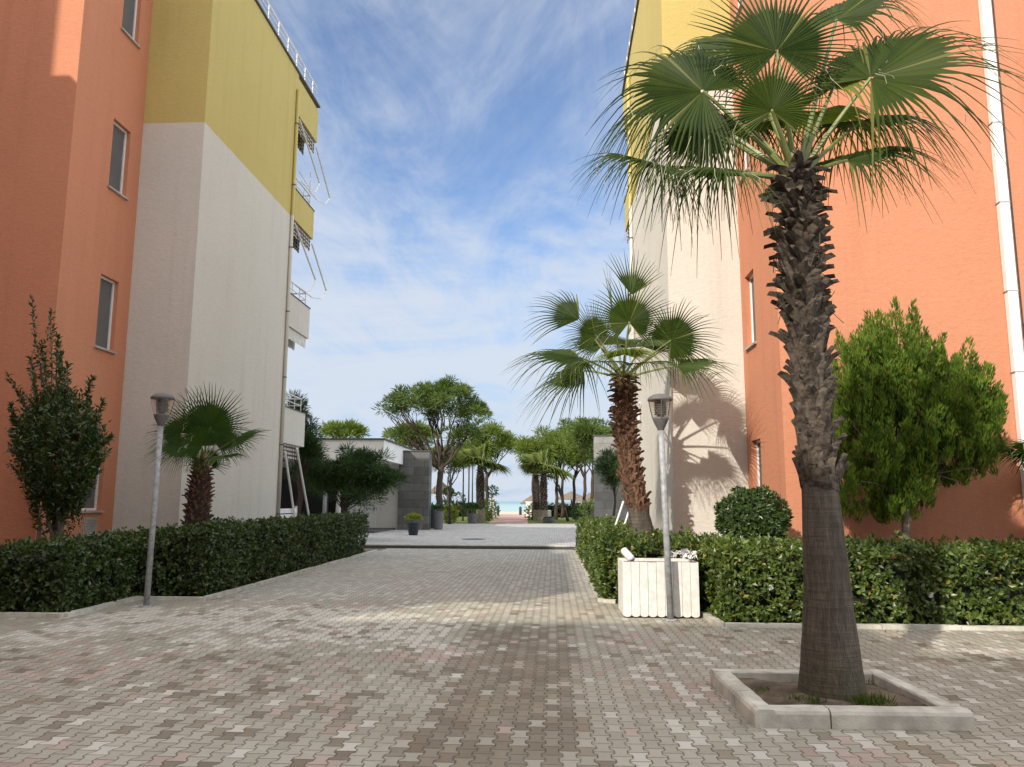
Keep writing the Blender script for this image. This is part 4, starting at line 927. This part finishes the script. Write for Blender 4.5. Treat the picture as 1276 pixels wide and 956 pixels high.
# folded white frame leaning behind the palm
t=thing('folding_frame','folded white metal frame leaning behind the middle palm trunk','chair frame',(1.5,18.6,0))
for dx in (0,.2):
    b=MB(); b.tube([(1.42+dx,18.6,.72),(1.40+dx,18.6,.98),(1.62+dx,18.6,1.62)],.022,8); b.build('leg','white_metal',t,True)
b=MB(); b.tube([(1.40,18.6,.98),(1.75,18.6,.84)],.022,8); b.build('rung','white_metal',t,True)
b=MB(); b.tube([(1.5,18.58,0),(1.42,18.6,.72)],.02,6); b.tube([(1.7,18.58,0),(1.62,18.6,.72)],.02,6); b.build('foot','white_metal',t)

# ---------------------------------------------------------------- drying hoops on the third floor balcony
t=thing('drying_rack','white looped drying rack hung on the third floor balcony rail of the left block','drying rack',(-7.9,23.6,11.6))
for k,(py,w) in enumerate(((215,9),(226,12),(233,10))):
    b=MB(); pts=[]
    for j in range(13):
        a=math.pi*(j/12)-.2; pts.append(P(374+k*2+w*1.15*math.sin(a)+3,py+3-3*math.cos(a),24.0))
    for p in pts: p.x=-7.93+.15*math.sin(p.y*9)
    b.tube(pts,.024,6); b.build('hoop','white_metal',t,True)
b=MB(); b.tube([P(373,214,24),P(384,232,24.2),P(390,236,24.6)],.016,6); b.build('rail','white_metal',t,True)

# ---------------------------------------------------------------- pavilion
t=thing('pavilion','low white flat roofed pavilion with dark stone pier left of the plaza','pavilion',(-9,41.6,.12))
b=MB(); b.box((-24,36.6,3.5),(-7.9,50,4.42)); b.build('fascia','white_wall',t)
b=MB(); b.box((-24.06,36.54,4.421),(-7.84,50.06,4.50)); b.build('roof','roof_edge',t)
b=MB(); b.box((-10.9,41.9,.12),(-8.12,42.1,3.499)); b.box((-10.9,42.11,.12),(-10.7,49,3.499)); b.box((-24,48.8,.12),(-10.91,49,3.499)); b.box((-8.32,42.11,.12),(-8.12,49,3.499)); b.build('wall','white_wall',t)
b=MB(); b.box((-23.9,46,.12),(-10.91,46.2,3.498)); b.build('back_wall','porch_shade',t)  # dark colour stands in for the shade deep inside the porch
b=MB(); b.box((-10.45,41.84,.12),(-9.35,41.899,2.3)); dr=b.build('door','white_metal',t)
b=MB(); b.box((-9.48,41.79,1.1),(-9.43,41.839,1.25)); sub(b,'handle','dark_metal',dr)
b=MB(); b.box((-10.3,41.83,1.35),(-9.5,41.8395,1.38)); sub(b,'panel_groove','step',dr)
b=MB(); b.box((-8.115,41.4,.10),(-6.5,42.3,4.18)); b.build('stone_pier','stone_d',t)
b=MB(); b.box((-8.2,41.35,4.181),(-6.45,42.35,4.235)); b.build('pier_cap','roof_edge',t)
b=MB(); b.box((-24,36.9,.121),(-8.3,41.83,.20)); b.build('porch_floor','darkstep',t)
for x in (-10.8,-15.5,-20): b=MB(); b.tube([(x,37.3,.2),(x,37.3,3.499)],.09,10); b.build('column','galv',t,True)
for x in (-13.2,-17.8): b=MB(); b.box((x,45.8,.2),(x+.12,45.99,3.4)); b.build('mullion','step',t)
# closed parasol under the porch
x=P(422,620,39).x; t=thing('closed_parasol','closed white parasol with reddish top under the dark porch','parasol',(x,39,.2))
b=MB(); b.tube([(x,39,.2),(x,39,2.6)],.025,8); b.build('pole','white_metal',t)
b=MB(); b.lathe([(.05,.7),(.13,.8),(.11,1.4),(.07,1.9)],(x,39,.2),10); b.build('canopy','white_cloth',t,True)
b=MB(); b.lathe([(.075,1.9),(.10,2.0),(.06,2.35),(.0,2.45)],(x,39,.2),10); b.build('canopy_top','red',t,True)
# right stone slab, mirrored pier
t=thing('stone_wall','tall pale grey stone tile slab behind the right hedge','wall',(3.5,41.6,0))
b=MB(); b.box((2.14,41.4,0),(5.4,42.2,5.0)); b.build('slab','stone_l',t)
b=MB(); b.box((2.09,41.35,5.001),(5.45,42.25,5.06)); b.build('cap','roof_edge',t)
pine_bush('small dark pine sprig beside the grey stone slab',(P(765,600,33).x,33,0),[lob(758,578,33,.5,.45),lob(770,590,33,.6,.6)],'pine_d',34,100,.07,.24,.014,33,.3)

# ---------------------------------------------------------------- pots and plants on the plaza
def pot_plant(px,Y,r,h,label,pm,plant,pr_,ph,n,leaf,name='potted_plant',z=.12):
    x=P(px,640,Y).x; t=thing(name,label,'potted plant',(x,Y,z)); b=MB()
    b.lathe([(0,.001),(r*.72,.001),(r,h-.06),(r*1.06,h-.06),(r*1.06,h),(r*.93,h),(r*.9,h-.07),(0,h-.07)],(x,Y,z),20); b.build('pot',pm,t,False)
    f=MB(); u=unit(n); u[:,2]=np.abs(u[:,2])*.9-.1; p=np.array((x,Y,z+h+ph*.45))+u*np.array([pr_,pr_,ph*.55])*rng.uniform(.5,1,n)[:,None]
    f.leaves(p,u*.8+unit(n)*.7+np.array([0,0,.3]),unit(n)+np.array([0,0,.6]),leaf*rng.uniform(.7,1.3,n),leaf*.28)
    f.build('foliage',plant,t); return t
pot_plant(515.5,35.0,.27,.52,'small dark pot with yellow green plant beside the dark stone pier','pot','potplant',.36,.42,420,.13)
pot_plant(546.5,42.0,.30,.95,'tall dark planter before the umbrella pine trunk','potgrey','agave',.26,.30,160,.16)
pot_plant(538,43.5,.28,1.0,'dark blue planter tucked behind the tall dark planter','pot','agave',.20,.22,110,.16)
pot_plant(588.5,53.8,.36,.68,'grey pot with a round dark bush at the lawn edge','potgrey','topi',.68,.72,1300,.15)
x=P(684,640,55).x; t=thing('planter_trough','low black box on the lawn beside the right palm','planter',(x,55,.14))
b=MB(); b.cbox((x-.42,54.7,.14),(x+.42,55.2,.50),.03); b.build('box','dark_metal',t)
f=MB(); n=90; p=np.stack([rng.uniform(x-.35,x+.35,n),rng.uniform(54.75,55.1,n),np.full(n,.48)],1); f.leaves(p,unit(n)*.6+np.array([0,0,1.]),unit(n),.14,.03); f.build('foliage','agave',t)
x=P(683,640,58).x; b=MB(); b.cbox((x-.22,57.8,.14),(x+.22,58.2,1.0),.04); b.box((x-.16,57.78,.5),(x+.16,57.799,.56)); tag(b.build('utility_box','white_wall'),'small white utility box on the lawn behind the black trough','utility box')
c=P(590,672,31.6); b=MB(); b.lathe([(0,.006),(.46,.006),(.47,.0),(.47,-.01)],(-3.15,31.65,.124),24); b.lathe([(.30,.0065),(.33,.011),(.36,.0065)],(-3.15,31.65,.124),24); tag(b.build('drain_cover','dark_metal'),'round dark drain cover in the grey plaza paving','drain cover')

# ---------------------------------------------------------------- beach end: bollards, white gate walls, hedges, thatched umbrellas
for px,lab in ((620.5,'short dark bollard at the left side of the beach path'),(648.5,'short dark bollard at the right side of the beach path')):
    x=P(px,636,88).x; t=thing('bollard',lab,'bollard',(x,88,.14),'bollards at the end of the beach path')
    b=MB(); b.lathe([(0,0),(.15,0),(.15,.85),(.12,.9),(0,.91)],(x,88,.14),14); b.build('post','teal',t,True)
    b=MB(); b.lathe([(.151,.70),(.158,.71),(.158,.76),(.151,.77)],(x,88,.14),14); b.build('band','dark_metal',t)
for xa,xb,zt,lab in ((611.5,615,1.75,'white gate wall on the left of the beach path'),(655.5,663,1.45,'white gate wall on the right of the beach path')):
    x0_,x1_=P(xa,636,80).x,P(xb,636,80).x; t=thing('gate_wall',lab,'wall',((x0_+x1_)/2,80,.1))
    b=MB(); b.box((x0_,79.6,.1),(x1_,82,.1+zt)); b.build('wall','white_wall',t); b=MB(); b.box((x0_-.05,79.55,.101+zt),(x1_+.05,82.05,.16+zt)); b.build('cap','white_metal',t)
def far_hedge(x0_,x1_,Y,h,label):
    t=thing('hedge',label,'hedge',((x0_+x1_)/2,Y,.1)); b=MB(); b.box((x0_+.1,Y+.1,.1),(x1_-.1,Y+.9,h-.1)); b.build('inner_branches','hedge_in',t)
    f=MB(); n=int((x1_-x0_)*110); p=np.stack([rng.uniform(x0_,x1_,n),Y+rng.uniform(0,.9,n)*(rng.random(n)<.4),rng.uniform(.1,h,n)],1); p[p[:,1]>Y+.01,2]=h*rng.uniform(.9,1.05,(p[:,1]>Y+.01).sum())
    f.leaves(p,unit(n)+np.array([0,-.6,.4]),unit(n)+np.array([0,-.6,.5]),.26,.075); f.build('foliage','hedge_l',t)
far_hedge(P(480,640,76).x,P(609,640,76).x,76,1.25,'far dark hedge across the lawn left of the beach path')
far_hedge(P(664,640,76).x,P(850,640,76).x,76,1.35,'far dark hedge across the lawn right of the beach path')
def bush(px,py,Y,rx,rz,label,mat,n=420,leaf=.2,name='bush'):
    c=P(px,py,Y); t=thing(name,label,'bush',(c.x,Y,.12)); b=MB(); b.tube([(c.x,Y,.1),(c.x,Y,c.z)],.05,6); b.build('stem','bark',t)
    f=MB(); u=unit(n); p=np.array(c)+u*np.array([rx,rx,rz])*rng.uniform(.5,1,n)[:,None]; p[:,2]=np.maximum(p[:,2],.15); f.leaves(p,u+unit(n)*.7+np.array([0,0,.4]),unit(n),leaf,leaf*.24); f.build('foliage',mat,t)
bush(610,636,62,.75,.95,'reddish loose bush just left of the beach path','pine_y'); bush(604,641,60,.6,.6,'low green bush below the stout palm','hedge')
bush(665,639,64,.8,.75,'green bush at the foot of the right gate wall','hedge'); bush(737,637,56,1.0,.8,'wide bush at the foot of the grey stone slab','hedge',500); bush(722,640,58,.6,.5,'grey green low bush in the right lawn','agave')
bush(561,641,53,.42,.55,'pale yellow tufted plant on the left lawn','potplant',300,.3); bush(613,612,66,.5,.4,'small spiky plant topping the left gate wall','agave',140,.25)
# cloud-pruned tree left
c=P(560,640,60); t=thing('cloud_pruned_tree','small cloud pruned tree with dark round pads on the left lawn','tree',(c.x,60,.1)); b=MB()
pads=[(553,619,.52,.42),(570,622,.6,.45),(574,631,.5,.35),(559,612,.35,.25)]
for px,py,rx,rz in pads: limb(b,(c.x,60,.1),P(px,py,60),.09,.04,.12,4,6)
b.build('trunk','bark',t,True); f=MB()
for px,py,rx,rz in pads:
    n=260; u=unit(n); f.leaves(np.array(P(px,py,60))+u*np.array([rx,rx,rz])*rng.uniform(.7,1,n)[:,None],u+unit(n)*.5,unit(n),.17,.05)
f.build('crown','pine_d',t)
def thatched(px,pytop,Y,w,label):
    x=P(px,pytop,Y).x; zt=P(px,pytop,Y).z; r=w/2; t=thing('thatched_umbrella',label,'beach umbrella',(x,Y,-.1),'thatched umbrellas by the beach')
    b=MB(); b.tube([(x,Y,-.1),(x,Y,zt-.2)],.09,8); b.build('pole','bark',t)
    b=MB(); b.lathe([(0,0),(r*.25,-.25),(r*.6,-.55),(r,-.95),(r*1.02,-1.1),(r*.9,-1.02),(0,-.4)],(x,Y,zt),18); b.build('canopy','thatch',t)
thatched(712,612,100,4.0,'thatched beach umbrella left of the other one, between the grove pines'); thatched(735,614,98,3.8,'thatched beach umbrella closest to the grey stone slab'); thatched(550,599,66,2.1,'reddish thatched umbrella left, between big pine and cloud pruned tree'); thatched(662,617,96,2.6,'small thatched umbrella behind the right gate wall')

# ---------------------------------------------------------------- sky and sun
AZ,EL=R(33),R(29.5)
d=Vector((math.sin(AZ)*math.cos(EL),math.cos(AZ)*math.cos(EL),-math.sin(EL)))
sl=bpy.data.lights.new('sun','SUN'); sl.energy=2.9; sl.angle=R(.6); sl.color=(1,.93,.82)
so=bpy.data.objects.new('sun',sl); C.objects.link(so); so.rotation_euler=d.to_track_quat('-Z','Y').to_euler(); so.location=(-10,-20,30)
W=bpy.data.worlds.new('World'); S.world=W; W.use_nodes=True; nt=W.node_tree; nt.nodes.clear()
def wn(k,**kw):
    q=nt.nodes.new(k)
    for a_,b_ in kw.items(): setattr(q,a_,b_)
    return q
lk=nt.links.new
out=wn('ShaderNodeOutputWorld'); bg=wn('ShaderNodeBackground'); bg.inputs[1].default_value=.12
sky=wn('ShaderNodeTexSky',sky_type='NISHITA'); sky.sun_disc=False; sky.sun_elevation=EL; sky.sun_rotation=math.pi+AZ; sky.air_density=1.0; sky.dust_density=.6; sky.ozone_density=3.0
tc=wn('ShaderNodeTexCoord'); sep=wn('ShaderNodeSeparateXYZ'); lk(tc.outputs['Generated'],sep.inputs[0])
def wm(op,a_,b_=None,clamp=False):
    q=wn('ShaderNodeMath',operation=op); q.use_clamp=clamp
    for i,v in enumerate((a_,b_)):
        if v is None: continue
        if isinstance(v,bpy.types.NodeSocket): lk(v,q.inputs[i])
        else: q.inputs[i].default_value=v
    return q.outputs[0]
zc=wm('MAXIMUM',sep.outputs[2],.0); den=wm('ADD',zc,.16)
cx=wm('DIVIDE',sep.outputs[0],den); cy=wm('DIVIDE',sep.outputs[1],den)
cv=wn('ShaderNodeCombineXYZ'); lk(cx,cv.inputs[0]); lk(cy,cv.inputs[1]); cv.inputs[2].default_value=14.2
def wnoise(scale,det,rough,dist,vec,off=(0,0,0),sc=(1,1,1)):
    mp=wn('ShaderNodeMapping'); lk(vec,mp.inputs[0]); mp.inputs['Location'].default_value=off; mp.inputs['Scale'].default_value=sc
    q=wn('ShaderNodeTexNoise'); lk(mp.outputs[0],q.inputs['Vector']); q.inputs['Scale'].default_value=scale; q.inputs['Detail'].default_value=det; q.inputs['Roughness'].default_value=rough; q.inputs['Distortion'].default_value=dist; return q.outputs['Fac']
n1=wnoise(1.0,7,.6,.6,cv.outputs[0],(0,0,0),(1,.8,1)); n2=wnoise(2.6,9,.66,1.3,cv.outputs[0],(4,2,0),(1.5,.55,1)); 
nn=wm('ADD',wm('MULTIPLY',n1,.74),wm('MULTIPLY',n2,.26))
def wramp(v,a_,b_,x=0,y=1):
    q=wn('ShaderNodeMapRange',interpolation_type='SMOOTHSTEP'); lk(v,q.inputs[0])
    for i,k in ((1,a_),(2,b_),(3,x),(4,y)): q.inputs[i].default_value=k
    return q.outputs[0]
cl=wramp(nn,.345,.565)
# haze towards the horizon; out-of-view clouds brightened sunward, east and overhead as added fill
hz=wramp(sep.outputs[2],.0,.40,1,0)
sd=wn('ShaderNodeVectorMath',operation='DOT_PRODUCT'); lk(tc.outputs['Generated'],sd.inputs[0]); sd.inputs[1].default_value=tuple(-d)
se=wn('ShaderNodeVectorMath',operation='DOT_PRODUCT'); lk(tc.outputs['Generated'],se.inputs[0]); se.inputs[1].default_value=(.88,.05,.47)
fill_glow=wm('ADD',wm('ADD',wramp(sd.outputs['Value'],.0,.9,1.0,1.7),wramp(se.outputs['Value'],.72,.98,0,3.2)),wramp(sep.outputs[2],.58,.95,0,2.6))  # extra brightness of unseen clouds, added to lift the shaded walls and ground
def wmix(f,a_,b_):
    q=wn('ShaderNodeMix',data_type='RGBA')
    for k,v in ((0,f),(6,a_),(7,b_)):
        if isinstance(v,bpy.types.NodeSocket): lk(v,q.inputs[k])
        else: q.inputs[k].default_value=v
    return q.outputs[2]
dim=wn('ShaderNodeVectorMath',operation='MULTIPLY'); lk(sky.outputs[0],dim.inputs[0]); dim.inputs[1].default_value=(.74,.75,.80)
base_=wmix(wm('MULTIPLY',hz,.90),dim.outputs[0],(1.75,2.45,3.45,1))
cc=wn('ShaderNodeVectorMath',operation='SCALE'); lk(wmix(wramp(sd.outputs['Value'],-.2,.5),(3.1,3.35,3.75,1),(3.45,3.35,3.15,1)),cc.inputs[0]); lk(fill_glow,cc.inputs['Scale'])
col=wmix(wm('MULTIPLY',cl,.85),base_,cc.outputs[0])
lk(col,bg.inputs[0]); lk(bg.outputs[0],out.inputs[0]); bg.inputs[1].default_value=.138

S.view_settings.view_transform='Standard'; S.view_settings.look='None'; S.view_settings.gamma=1; S.view_settings.exposure=.74
S.view_settings.use_curve_mapping=False
S.render.engine='CYCLES'; S.cycles.max_bounces=8; S.cycles.diffuse_bounces=4; S.cycles.transparent_max_bounces=12; S.cycles.use_denoising=True
